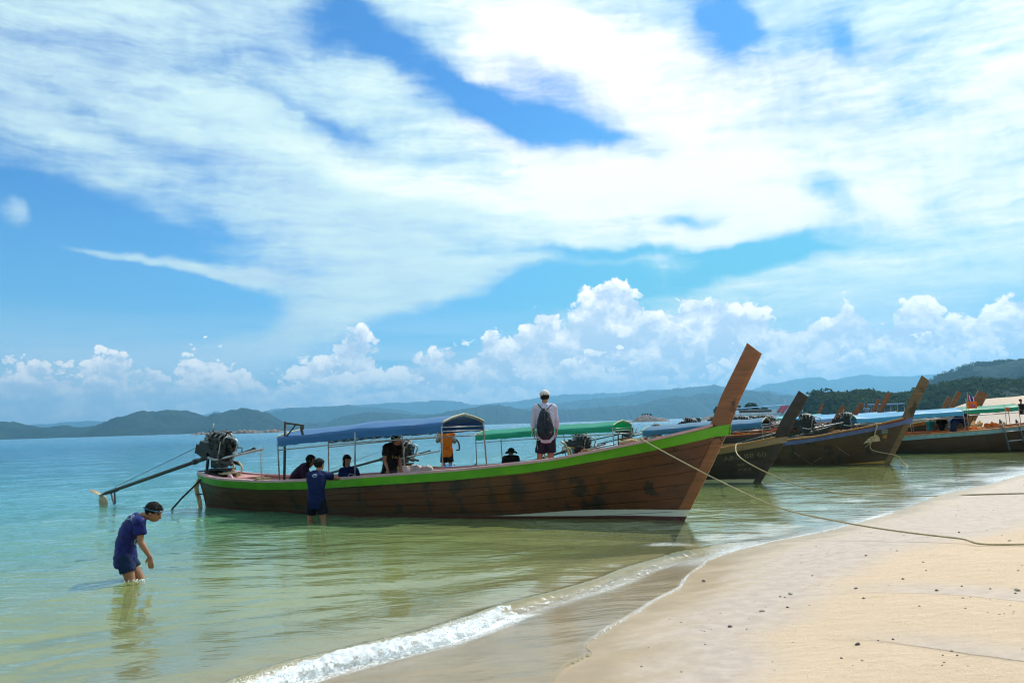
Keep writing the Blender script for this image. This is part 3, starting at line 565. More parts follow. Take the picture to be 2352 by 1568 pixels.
# ------------------------------------------------------------------ mesh builder for objects
class MB:
    def __init__(s): s.v = []; s.f = []; s.sm = []
    def add(s, V, F, smooth=False):
        k = len(s.v); s.v += [tuple(p) for p in V]; s.f += [tuple(i+k for i in f) for f in F]; s.sm += [smooth]*len(F); return s
    def box(s, c, d, R=None, bev=0.):
        hx, hy, hz = d[0]/2, d[1]/2, d[2]/2; c = Vector(c)
        V = [Vector((x*hx, y*hy, z*hz)) for x in (-1, 1) for y in (-1, 1) for z in (-1, 1)]
        if R is not None: V = [R @ p for p in V]
        return s.add([p+c for p in V], [(0, 1, 3, 2), (4, 6, 7, 5), (0, 4, 5, 1), (2, 3, 7, 6), (0, 2, 6, 4), (1, 5, 7, 3)])
    def bar(s, a, b, w, h, up=(0, 0, 1)):
        a, b = Vector(a), Vector(b); d = (b-a).normalized(); x = d.cross(Vector(up)).normalized(); z = x.cross(d)
        V = [p+x*i*w/2+z*j*h/2 for p in (a, b) for i, j in ((-1, -1), (1, -1), (1, 1), (-1, 1))]
        return s.add(V, [(0, 1, 5, 4), (1, 2, 6, 5), (2, 3, 7, 6), (3, 0, 4, 7), (3, 2, 1, 0), (4, 5, 6, 7)])
    def tube(s, pts, r, n=8, cap=True, sx=1.):
        pts = [Vector(p) for p in pts]; m = len(pts); rr = r if isinstance(r, (list, tuple)) else [r]*m
        V = []; prev = None
        for i, p in enumerate(pts):
            d = (pts[min(i+1, m-1)]-pts[max(i-1, 0)]); d = d.normalized() if d.length > 1e-9 else Vector((0, 0, 1))
            a = d.orthogonal().normalized() if prev is None else (prev-d*prev.dot(d)).normalized()
            prev = a; b = d.cross(a)
            V += [p+(a*cos(2*pi*k/n)*sx+b*sin(2*pi*k/n))*rr[i] for k in range(n)]
        F = [tuple(f) for f in gridf(m, n, True).tolist()]
        s.add(V, F, True)
        if cap: k = len(s.v)-m*n; s.f += [tuple(range(k+n-1, k-1, -1)), tuple(range(k+(m-1)*n, k+m*n))]; s.sm += [False]*2
        return s
    def disc(s, c, ax, r, th, n=16):
        c = Vector(c); ax = Vector(ax).normalized(); return s.tube([c-ax*th/2, c+ax*th/2], r, n)
    def ell(s, c, r, R=None, nu=12, nv=8):
        V = []; c = Vector(c)
        for i in range(nv+1):
            for k in range(nu):
                t = pi*i/nv; p = Vector((r[0]*sin(t)*cos(2*pi*k/nu), r[1]*sin(t)*sin(2*pi*k/nu), r[2]*cos(t)))
                V.append((R @ p if R is not None else p)+c)
        return s.add(V, [tuple(f) for f in gridf(nv+1, nu, True).tolist()], True)
    def sheet(s, rows, smooth=True, thick=0., up=None):
        "rows: list of equally long rows of points"
        nr, nc = len(rows), len(rows[0]); P = [Vector(p) for r in rows for p in r]; F = [tuple(f) for f in gridf(nr, nc).tolist()]
        if not thick: return s.add(P, F, smooth)
        N = []
        for i in range(nr):
            for j in range(nc):
                a = P[min(i+1, nr-1)*nc+j]-P[max(i-1, 0)*nc+j]; b = P[i*nc+min(j+1, nc-1)]-P[i*nc+max(j-1, 0)]; N.append(a.cross(b).normalized())
        Q = [p-n*thick for p, n in zip(P, N)]; k = len(P)
        F2 = [tuple(i+k for i in reversed(f)) for f in F]
        rim = [j for j in range(nc)]+[i*nc+nc-1 for i in range(1, nr)]+[(nr-1)*nc+j for j in range(nc-2, -1, -1)]+[i*nc for i in range(nr-2, 0, -1)]
        m = len(rim); s.add(P+Q, F+F2, smooth)
        return s.add([P[i] for i in rim]+[Q[i] for i in rim], [((i+1) % m, i, i+m, (i+1) % m+m) for i in range(m)], False)
    def mesh(s, name, m):
        me = bpy.data.meshes.new(name); me.from_pydata([tuple(p) for p in s.v], [], s.f); me.polygons.foreach_set('use_smooth', s.sm); me.update()
        bm = bmesh.new(); bm.from_mesh(me); bmesh.ops.recalc_face_normals(bm, faces=bm.faces); bm.to_mesh(me); bm.free()
        for x in (m if isinstance(m, (list, tuple)) else [m]): me.materials.append(x)
        return me
    def obj(s, name, m, parent=None, kind=None, label=None):
        o = link(name, s.mesh(name, m), parent, kind)
        if label: o['label'] = label
        return o
def thing(name, label, cat, loc=(0, 0, 0), rz=0., group=None):
    o = bpy.data.objects.new(name, None); COL.objects.link(o); o.location = loc; o.rotation_euler = (0, 0, rz); o.empty_display_size = .2
    o['label'] = label; o['category'] = cat
    if group: o['group'] = group
    return o
def tagm(o, label, cat, group=None):
    o['label'] = label; o['category'] = cat
    if group: o['group'] = group
    return o
def copy_tree(o, parent=None, label=None):
    c = o.copy(); COL.objects.link(c); c.parent = parent
    for ch in [k for k in bpy.data.objects if k.parent == o]: copy_tree(ch, c)
    if label: c['label'] = label
    return c
# ------------------------------------------------------------------ materials
def wood_mat(name, c1, c2, dark, rough=.42, grain=1., dk=.5, spec=.5):
    m, t = new_mat(name); P = t.n('ShaderNodeTexCoord').outputs['Object']
    q = t.vm('ADD', P, t.vm('MULTIPLY', t.vm('SUBTRACT', t.noise(P, 1.2, 3, .5, color=True), (.5, .5, .5)), (.5, .3, .3)))
    g = t.noise(t.mapping(q, sc=(.7, 6, 16)), 2.2*grain, 6, .65); g2 = t.noise(t.mapping(q, sc=(.35, 2, 3)), 1.6, 4, .6)
    c = t.mix(t.mr(g, .3, .7), (*c1, 1), (*c2, 1)); c = t.mix(t.mr(g2, .35, .65, 0, .6), c, tuple(x*.55 for x in c1)+(1,))
    st = t.noise(t.mapping(P, sc=(1.1, 1, .55)), 2.6, 5, .62); st2 = t.noise(t.mapping(P, sc=(1.3, 1, .25)), 1.3, 3, .5)
    c = t.mix(t.mr(t.m('ADD', st, t.m('MULTIPLY', st2, .6)), .92-dk*.12, 1.02-dk*.10, 0, .9), c, (*dark, 1))
    b = t.n('ShaderNodeBump', {'Height': g, 'Strength': .35, 'Distance': .006})
    p = t.n('ShaderNodeBsdfPrincipled', {'Base Color': c, 'Roughness': t.mr(g2, .3, .7, rough-.08, rough+.2), 'Specular IOR Level': spec, 'Normal': b, 'Coat Weight': .15, 'Coat Roughness': .3})
    m['c'] = 1; return m, t, c, p, P
def hull_mat(name, c1, c2, dark, band=None, foot=None, zb=.2, x0=-4.2, dk=.5, rough=.42, green=None, zlo=.088):
    m, t, c, p, P = wood_mat(name, c1, c2, dark, rough, 1., dk)
    sp = t.n('ShaderNodeSeparateXYZ', {0: P}); z = sp.outputs[2]; x = sp.outputs[0]
    n = t.noise(P, 9, 4, .7)
    c = t.mix(t.m('MULTIPLY', t.mr(x, -7., -.5), t.mr(t.noise(t.mapping(P, sc=(.5, 1, 1)), 1.3, 4, .6), .35, .62, 0, .75)), c, t.mix(.5, c, tuple(min(q*2.1, 1) for q in c1)+(1,))) if dk > .3 else c  # patches warm up towards the bow: bounce light off the sand, mixed into the colour
    c = t.mix(t.mr(t.noise(t.mapping(P, (3, 0, 1), sc=(.9, 1, .9)), 2.3, 5, .6), .60, .67, 0, .85), c, (*dark, 1))
    # old water line, worn and greenish under it
    c = t.mix(t.m('MULTIPLY', t.mr(t.m('MULTIPLY_ADD', n, .12, z), .32, .12), .55), c, (.035, .04, .022, 1))
    if green: c = t.mix(t.mr(t.vm('DISTANCE', P, green[0]), green[1], .0, 0, .8), c, (.05, .10, .02, 1))
    if band:
        top = t.mr(x, x0, x0+2.2, zlo-.003, zb); e = t.m('MULTIPLY_ADD', n, .016, z)
        a = t.m('MULTIPLY', t.m('MULTIPLY', t.mr(e, t.m('ADD', top, .014), t.m('ADD', top, .006)), t.m('GREATER_THAN', z, zlo)), t.mr(t.noise(P, 14, 4, .7), .24, .34))
        c = t.mix(a, c, (*band, 1))
    if foot: c = t.mix(t.m('LESS_THAN', z, zlo-.002), c, (*foot, 1))
    t.put(p.inputs['Base Color'], c); t.n('ShaderNodeOutputMaterial', {0: p}); return m
def plain_wood(name, *a, **k):
    m, t, c, p, P = wood_mat(name, *a, **k); t.put(p.inputs['Base Color'], c); t.n('ShaderNodeOutputMaterial', {0: p}); return m
M = {}
M['steel'] = mat('pipe_steel', (.42, .44, .45), (.26, .27, .27), 12, .38, .15, metal=.75)
M['dark_steel'] = mat('painted_dark_steel', (.018, .022, .024), (.04, .035, .03), 9, .5, .3, spots=((.12, .06, .035), 30, .66))
M['engine'] = mat('oily_engine_metal', (.007, .008, .009), (.022, .021, .020), 16, .42, .7, 40, spots=((.09, .075, .05), 22, .68), metal=.25)
M['alu'] = mat('dull_aluminium', (.26, .26, .25), (.09, .088, .08), 18, .42, .5, spots=((.07, .055, .04), 25, .55), metal=.5)
M['rust'] = mat('rusty_iron', (.13, .07, .045), (.06, .035, .025), 14, .8, .5)
M['brass'] = mat('old_brass', (.42, .33, .20), (.28, .22, .14), 9, .45, .2, metal=.35)
M['hose'] = mat('beige_hose', (.55, .42, .22), (.42, .30, .15), 8, .5, .1)
M['rope'] = mat('rope_fibre', (.52, .43, .24), (.36, .29, .16), 40, .9, .8, 90, coords='Object')
M['lace'] = mat('lacing_cord', (.62, .60, .32), (.45, .44, .25), 30, .8, .2)
M['pink'] = mat('pink_paint', (.56, .33, .33), (.46, .27, .28), 4, .5, .25, spots=((.30, .18, .16), 16, .66))
M['pink_in'] = mat('pink_lining_paint', (.52, .25, .22), (.40, .18, .16), 3, .55, .25, spots=((.22, .11, .09), 12, .66))
M['green'] = mat('green_gloss_paint', (.105, .37, .008), (.08, .30, .008), 3, .36, .12, spots=((.14, .15, .07), 11, .70))
M['black'] = mat('black_rubber', (.012, .012, .013), (.022, .022, .022), 20, .6, .3)
M['orange_paint'] = mat('orange_paint', (.55, .13, .02), (.42, .09, .015), 5, .5, .2)
M['amber'] = mat('amber_varnish', (.42, .20, .035), (.30, .13, .02), 5, .35, .2)
M['red_paint'] = mat('dark_red_paint', (.20, .02, .022), (.12, .012, .015), 5, .4, .2)
M['blue_paint'] = mat('slate_blue_paint', (.09, .13, .30), (.07, .10, .24), 5, .4, .2)
M['teal_paint'] = mat('pale_teal_paint', (.20, .36, .40), (.15, .28, .32), 5, .4, .2)
M['tan_wood'] = plain_wood('pale_weathered_wood', (.32, .22, .12), (.22, .15, .08), (.10, .07, .04), .7)
M['stem_a'] = plain_wood('varnished_prow_wood', (.31, .105, .029), (.17, .054, .015), (.05, .02, .01), .34, dk=-.2)
M['stem_a0'] = hull_mat('varnished_prow_of_nearest_boat', (.31, .105, .029), (.17, .054, .015), (.05, .02, .01), (.62, .60, .50), (.085, .022, .018), .20, -3.7, dk=-.2, rough=.34)
M['stem_b'] = plain_wood('dark_prow_wood', (.035, .023, .015), (.022, .015, .010), (.012, .009, .007), .6)
M['stem_c'] = plain_wood('bleached_prow_wood', (.21, .13, .055), (.10, .060, .027), (.03, .02, .012), .7, dk=.6)
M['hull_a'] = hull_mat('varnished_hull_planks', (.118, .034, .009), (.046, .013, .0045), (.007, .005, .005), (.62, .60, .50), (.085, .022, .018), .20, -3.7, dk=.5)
M['hull_b'] = hull_mat('old_dark_hull_planks', (.030, .022, .014), (.018, .013, .009), (.009, .007, .005), (.50, .46, .25), (.02, .05, .07), .39, -3.2, dk=.2, rough=.6, zlo=.28, green=((-1.9, -.4, .9), .8))
M['hull_c'] = hull_mat('brown_hull_planks', (.070, .034, .014), (.038, .018, .008), (.014, .008, .006), (.38, .21, .03), (.05, .03, .02), .30, -1.6, dk=.0, rough=.5, zlo=.17)
M['hull_d'] = hull_mat('reddish_hull_planks', (.055, .021, .010), (.030, .012, .007), (.010, .006, .005), None, (.03, .018, .015), dk=.1)
def cloth_mat(name, c1, c2, tr=.35, rough=.34, spec=.6):
    m, t = new_mat(name); P = t.n('ShaderNodeTexCoord').outputs['Object']
    n = t.noise(t.mapping(P, sc=(.6, 2, 2)), 2.5, 4, .55); c = t.mix(t.mr(n, .3, .7), (*c1, 1), (*c2, 1))
    b = t.n('ShaderNodeBump', {'Height': t.m('ADD', n, t.m('MULTIPLY', t.noise(P, 9, 4, .6), .25)), 'Strength': .6, 'Distance': .03})
    p = t.n('ShaderNodeBsdfPrincipled', {'Base Color': c, 'Roughness': rough, 'Specular IOR Level': spec, 'Normal': b}); tl = t.n('ShaderNodeBsdfTranslucent', {'Color': c})
    t.n('ShaderNodeOutputMaterial', {0: t.n('ShaderNodeMixShader', {0: tr, 1: p, 2: tl})}); return m
M['tarp_blue'] = cloth_mat('blue_tarpaulin', (.016, .135, .36), (.013, .11, .30), .22)
M['tarp_green'] = cloth_mat('green_netting', (.008, .46, .27), (.008, .38, .22), .5)
M['tarp_teal'] = cloth_mat('petrol_tarpaulin', (.02, .14, .27), (.02, .12, .22), .2)
M['tarp_cyan'] = cloth_mat('sky_blue_tarpaulin', (.04, .33, .56), (.035, .29, .50), .2)
M['tarp_light'] = cloth_mat('pale_blue_tarpaulin', (.16, .42, .66), (.13, .36, .60), .2)
M['tarp_aqua'] = cloth_mat('aqua_tarpaulin', (.16, .52, .48), (.12, .45, .42), .2)
M['tarp_maroon'] = cloth_mat('maroon_lining', (.05, .012, .03), (.04, .01, .025), .1)
# ------------------------------------------------------------------ the long-tailed boat
SH = np.array([(-11.9, .88), (-11.4, .84), (-10.7, .74), (-9.1, .69), (-7.4, .735), (-5.5, .85), (-3.9, .945), (-2.2, 1.10), (-.43, 1.41), (.5, 1.61), (.95, 1.74)])
BM = np.array([(-11.62, .26), (-11.55, .38), (-11.4, .48), (-11.0, .60), (-10, .76), (-8, .90), (-5.5, .96), (-3.5, .90), (-2, .75), (-1, .56), (0, .33), (.45, .18), (.75, .065), (.95, .06)])
WL = np.array([(-11.69, .03), (-10.8, .12), (-9.8, .25), (-7.9, .52), (-6.6, .74), (-5.6, .84), (-4.8, .86), (-4, .80), (-2.5, .56), (-1.3, .34), (-.4, .12), (0, .05), (.9, .04)])
def smooth_tab(T):
    x = np.linspace(T[0, 0], T[-1, 0], 160); y = np.interp(x, T[:, 0], T[:, 1]); k = np.hanning(13); k /= k.sum()
    yp = np.pad(y, 6, mode='reflect', reflect_type='odd'); return x, np.convolve(yp, k, 'valid')
_SH, _BM, _WL = smooth_tab(SH), smooth_tab(BM), smooth_tab(WL)
shz = lambda x: float(np.interp(x, *_SH)); beam = lambda x: max(float(np.interp(x, *_BM)), .05); wlb = lambda x: max(float(np.interp(x, *_WL)), .03)
FRONT = [(-.22, -.42), (0, 0), (.28, .5), (.66, 1.2), (.90, 1.68), (1.06, 2.05), (1.30, 2.5), (1.49, 2.86)]
stem_x = lambda z: float(np.interp(z, [q[1] for q in FRONT], [q[0] for q in FRONT]))
KEEL = -.38
def hull_pt(u, v, off=0., side=-1):
    "u 0..1 stern to bow, v 0..1 keel to gunwale"
    xt = -11.62+u*(11.62+.70); zt = shz(xt)
    z = KEEL+(zt-KEEL)*v
    xb = stem_x(z)-.20; xs = -11.5-.12*v
    x = xs+(xb-xs)*u
    bs = beam(xt); vw = (0-KEEL)/(zt-KEEL); bw = min(wlb(xt), bs*.97); e = math.log(max(bw, .02)/bs)/math.log(vw); e = min(max(e, .22), 3.2)
    y = bs*max(v, .001)**e; y = y*(1-.0*v)+.012
    return Vector((x, side*(y+off), z))
def halfw(x, z):
    xt = -11.62+12.32*min(max((x+11.55)/(stem_x(z)-.20+11.55), 0), 1); return abs(hull_pt((xt+11.62)/12.32, (z-KEEL)/(shz(xt)-KEEL), 0, 1).y)
def strip(mb, side, v0, v1, off, n=46, u0=0., u1=1., thick=.03, nv=2):
    us = [u0+(u1-u0)*i/n for i in range(n+1)]; rows = [[hull_pt(u, v0+(v1-v0)*j/nv, off, side) for u in us] for j in range(nv+1)]
    if side < 0: rows = rows[::-1]
    mb.sheet(rows, True, thick)
def gun(x, dy=0., dz=0., side=-1):
    return Vector((x, side*(beam(x)+dy), shz(x)+dz))
def make_engine(parent, full=True, seed=1, name='longtail_engine', prop_x=-15.45, sx=-11.15):
    r = random.Random(seed)
    c = Vector((sx, 0, 1.47)); T = Matrix.Rotation(RD(14), 3, 'Y')          # block tilted, shaft going down to the rear
    L = lambda x, y, z: c+T @ Vector((x, y, z))
    mb = MB(); mb.box(c, (.62, .34, .40), T); mb.box(L(-.05, 0, .23), (.56, .22, .10), T); mb.box(L(.0, 0, -.26), (.44, .26, .16), T); mb.box(L(-.42, 0, -.16), (.30, .30, .34), T); mb.box(L(-.62, 0, -.22), (.20, .20, .22), T)
    mb.box((sx-.05, 0, 1.09), (.34, .22, .24)); mb.box((sx+.05, 0, .93), (.40, .44, .05)); mb.bar((sx-.34, .12, .9), (sx-.30, .12, 1.22), .05, .05); mb.bar((sx-.34, -.12, .9), (sx-.30, -.12, 1.22), .05, .05); mb.bar((sx-.36, 0, .90), (sx+.22, 0, .90), .3, .05)
    eng = mb.obj(name, M['engine'], parent)
    # front pulleys, manifolds, pipes
    for k, (x, y, z, rad) in enumerate([(.36, .02, -.13, .10), (.35, -.10, .06, .055), (.35, .09, .10, .06), (.36, -.06, -.02, .04)] if full else [(.36, .02, -.13, .10), (.35, -.1, .06, .055)]):
        q = MB(); q.disc(L(x, y, z), T @ Vector((1, 0, 0)), rad, .06, 14); q.disc(L(x+.035, y, z), T @ Vector((1, 0, 0)), rad*.45, .04, 10); q.obj('pulley', M['engine'], eng)
    q = MB(); q.disc(L(.05, -.20, .03), T @ Vector((0, 1, 0)), .085, .07, 16); q.disc(L(.25, -.20, -.16), T @ Vector((0, 1, 0)), .08, .08, 16); q.disc(L(.25, -.25, -.16), T @ Vector((0, 1, 0)), .04, .04, 12); q.disc(L(.02, -.2, .17), T @ Vector((0, 1, 0)), .04, .06, 12); q.obj('timing_cover', M['engine'], eng)
    q = MB()
    q.tube([L(-.36, -.05, .22), L(-.25, -.06, .28), L(0, -.05, .31), L(.2, -.04, .29), L(.3, 0, .24)], [.03, .045, .05, .045, .03], 9)
    q.tube([L(-.34, .08, .24), L(-.1, .1, .34), L(.12, .08, .34), L(.28, .05, .26)], [.025, .045, .045, .02], 8)
    for k in range(4): x = -.24+k*.15; q.tube([L(x, -.06, .30), L(x, -.16, .24), L(x+.02, -.19, .12)], [.022, .026, .022], 7)
    q.ell(L(-.43, -.08, .19), (.06, .05, .05), T); q.box(L(-.30, -.17, .10), (.16, .06, .12), T)
    q.obj('intake_manifold', M['alu'], eng)
    q = MB()
    for k in range(26 if full else 8):
        p0 = Vector((r.uniform(-.38, .34), r.uniform(-.2, .2), r.uniform(-.22, .34))); p1 = p0+Vector((r.uniform(-.2, .2), r.uniform(-.08, .08), r.uniform(-.2, .16))); pm = (p0+p1)/2+Vector((r.uniform(-.06, .06), r.choice((-1, 1))*r.uniform(.03, .1), r.uniform(-.05, .1)))
        rad = r.uniform(.006, .018); q.tube([L(*p0), L(*pm), L(*p1)], rad, 6)
    for k in range(14 if full else 4):
        p0 = Vector((r.uniform(-.33, .33), r.choice((-1, 1))*r.uniform(.15, .22), r.uniform(-.2, .26))); q.box(L(*p0), (r.uniform(.03, .1), r.uniform(.03, .07), r.uniform(.03, .1)), Euler((r.random(), r.random(), r.random())).to_matrix())
    q.obj('pipework', M['engine'], eng, kind='stuff')
    q = MB(); q.tube([L(.22, -.1, .26), L(.40, -.1, .30), L(.52, -.08, .27), L(.56, -.06, .18), L(.53, -.06, -.10), L(.46, -.05, -.24), L(.22, -.04, -.33)], .026, 9); q.obj('exhaust_pipe', M['steel'], eng)
    q = MB(); q.tube([L(-.25, -.1, .28), L(-.28, -.1, .50)], .017, 8); q.obj('breather_pipe', M['steel'], eng)
    q = MB(); q.tube([L(.18, -.23, .17), L(.24, -.26, -.34)], .014, 7); q.ell(L(.225, -.25, -.17), (.03, .03, .02)); q.obj('control_rod', M['brass'], eng)
    # shaft with its cable and skeg
    A = Vector((sx-.42, 0, 1.22)); B = Vector((prop_x+.12, 0, .30)); d = (B-A).normalized()
    q = MB(); q.tube([A, A+d*.45], .055, 10); q.tube([A+d*.4, A+d*.52], .07, 10); q.tube([A+d*.45, B-d*.05], .046, 10); q.tube([B-d*.06, B+d*.06], .03, 8); q.obj('propeller_shaft', M['dark_steel'], eng)
    q = MB(); q.bar(B-d*.42+Vector((0, 0, -.03)), B-d*.46+Vector((0, 0, -.36)), .03, .035, (1, 0, 0)); q.bar(B-d*.28+Vector((0, 0, -.03)), B-d*.42+Vector((0, 0, -.37)), .03, .03, (1, 0, 0)); q.bar(B-d*.55+Vector((0, 0, -.03)), B-d*.2+Vector((0, 0, -.02)), .04, .06); q.tube([B-d*.45, B-d*.45+Vector((0, 0, .09))], .012, 6); q.obj('skeg', M['dark_steel'], eng)
    q = MB(); q.tube([B-d*.45+Vector((0, 0, .08)), L(-.36, -.1, .02)], .007, 5); q.obj('stay_cable', M['dark_steel'], eng)
    hub = MB(); hub.tube([B+d*.04, B+d*.16], [.038, .03], 10)
    ax = d
    for k, ang in enumerate((160, 335)):
        e1 = ax.orthogonal().normalized(); e2 = ax.cross(e1); a = RD(ang); rad = e1*cos(a)+e2*sin(a); tg = ax.cross(rad)
        rad = (ax*.80+Vector((0, -.25, .52))).normalized() if k == 0 else (Vector((.12, .15, -1))-ax*.1).normalized(); tg = ax.cross(rad).normalized()
        cc = B+d*.10+rad*.17; R = Matrix((rad, (tg*.86+ax*.5).normalized(), rad.cross((tg*.86+ax*.5).normalized()))).transposed()
        hub.ell(cc+rad*.03, (.185, .11, .014), R, 14, 8)
    hub.obj('propeller', M['brass'], eng)
    q = MB(); q.tube([L(-.15, -.19, -.30), L(.1, -.20, -.30), (sx+1.5, -.18, 1.40)], [.035, .032, .027], 9); q.tube([(sx+.6, -.19, 1.30), (sx+.68, -.19, 1.31)], .045, 9); q.obj('tiller', M['steel'], eng)
    q = MB(); q.tube([L(.0, .10, -.33), (sx+.92, .14, 1.40)], [.026, .022], 8); q.tube([(sx+.88, .14, 1.395), (sx+.94, .14, 1.40)], .034, 8); q.obj('side_handle', M['dark_steel'], eng)
    q = MB(); q.bar(L(-.5, -.12, -.32), L(.6, -.15, -.30), .03, .07); q.bar(L(-.5, .12, -.32), L(.6, .12, -.30), .03, .07); q.obj('engine_frame', M['dark_steel'], eng)
    if full:
        for pts in ([(sx+.40, -.05, 1.10), (sx+.50, -.08, .98), (sx+.42, -.1, .86), (sx+.3, -.12, .80)], [(sx+.55, -.02, 1.12), (sx+.70, -.04, 1.0), (sx+.70, -.06, .86), (sx+.58, -.1, .76)]):
            mb = MB(); P = [Vector(p) for p in pts]; mb.tube(bez(P, 12), .022, 9); mb.obj('hose', M['hose'], eng)
        mb = MB(); mb.tube([(sx+1.42, -.18, 1.38), (sx+1.44, -.18, .78)], .006, 5); mb.tube([(sx+1.47, -.18, 1.385), (sx+1.44, -.16, .78)], .006, 5); mb.obj('tether_cord', M['rope'], eng)
    return eng
def bez(P, n):
    "smooth curve through the points (Catmull-Rom)"
    P = [Vector(p) for p in P]; Q = [P[0]*2-P[1]]+P+[P[-1]*2-P[-2]]; out = []
    for i in range(1, len(Q)-2):
        for k in range(n):
            t = k/n; a, b, c, d = Q[i-1:i+3]; out.append(.5*((2*b)+(c-a)*t+(2*a-5*b+4*c-d)*t*t+(3*b-a-3*c+d)*t**3))
    out.append(P[-1]); return out
def make_canopy(boat, m, x0, x1, under=None, zr=.0, poles=(0., .5, 1.), rail=True, lace=True, valance=.20, w=.84, end_arch=True, h=1.0, flat=False):
    "tarpaulin on a pipe frame"
    top = lambda x: h*float(np.interp(x, [-8.7, -6.6, -4.4, -3.2], [1.66, 1.795, 1.87, 1.93]))+zr
    X = np.linspace(x0, x1, 26); prof = [(-w-.012, -valance), (-w-.006, -.09), (-w, -.02), (-w+.05, .012), (-w*.5, .095), (0, .155), (w*.5, .095), (w-.05, .012), (w, -.02), (w+.006, -.09), (w+.012, -valance)]
    rows = []
    for i, x in enumerate(X):
        sag = -.022*sin((i % 13)/13*pi); row = []
        for j, (y, z) in enumerate(prof):
            zz = z+(sag if abs(y) < w-.02 else 0)+.006*sin(x*7+j)
            if j in (0, len(prof)-1): zz += .010*sin(x*21)
            row.append((x, y, top(x)+zz))
        rows.append(row)
    mb = MB(); mb.sheet(rows, True, .006); can = mb.obj('canopy', m, boat)
    if under:
        mb = MB(); mb.sheet([[(x, y*.98, z-.02) for (x, y, z) in row[2:-2]] for row in rows], True); mb.obj('canopy_lining', under, can)
    for x in (x0, x1): MB().tube([(x, y, top(x)+z+.008) for (y, z) in prof[2:-2]], .014, 6).obj('canopy_hem', M['lace'], can)
    if rail:
        for s in (-1, 1):
            MB().tube([(x, s*w, top(x)-valance-.085) for x in X[::5]]+[(x1, s*w, top(x1)-valance-.085)], .012, 6).obj('side_rail', M['steel'], can)
        if lace:
            for s in (-1, 1):
                mb = MB(); n = int((x1-x0)/.105); pts = [(x0+(x1-x0)*i/n, s*(w+.016), top(x0+(x1-x0)*i/n)-valance-(.085 if i % 2 else .0)) for i in range(n+1)]
                mb.tube(pts, .0045, 4); mb.obj('lacing', M['lace'], can)
    for k, a in enumerate(poles):
        x = x0+(x1-x0)*a+(.02 if a == 0 else -.02 if a == 1 else 0)
        for s in (-1, 1):
            mb = MB(); yb = beam(x)-.04; z0 = shz(x)+.03
            pts = [(x+.03, s*yb, z0), (x, s*w, top(x)-.10), (x, s*(w-.03), top(x)-.015)]
            mb.tube(pts, .016, 8); mb.obj('canopy_pole', M['steel'], boat)
        if a in (0., 1.) or len(poles) > 2:
            mb = MB(); mb.tube([(x, -w+.03, top(x)-.015), (x, -w*.5, top(x)+.075), (x, 0, top(x)+.135), (x, w*.5, top(x)+.075), (x, w-.03, top(x)-.015)], .015, 7); mb.obj('canopy_arch', M['steel'], boat)
    if end_arch:
        for dz in (-.10, -.18): MB().tube([(x1-.03, -w+.02, top(x1)+dz), (x1-.03, w-.02, top(x1)+dz)], .009, 6).obj('cross_rail', M['steel'], can)
    return can
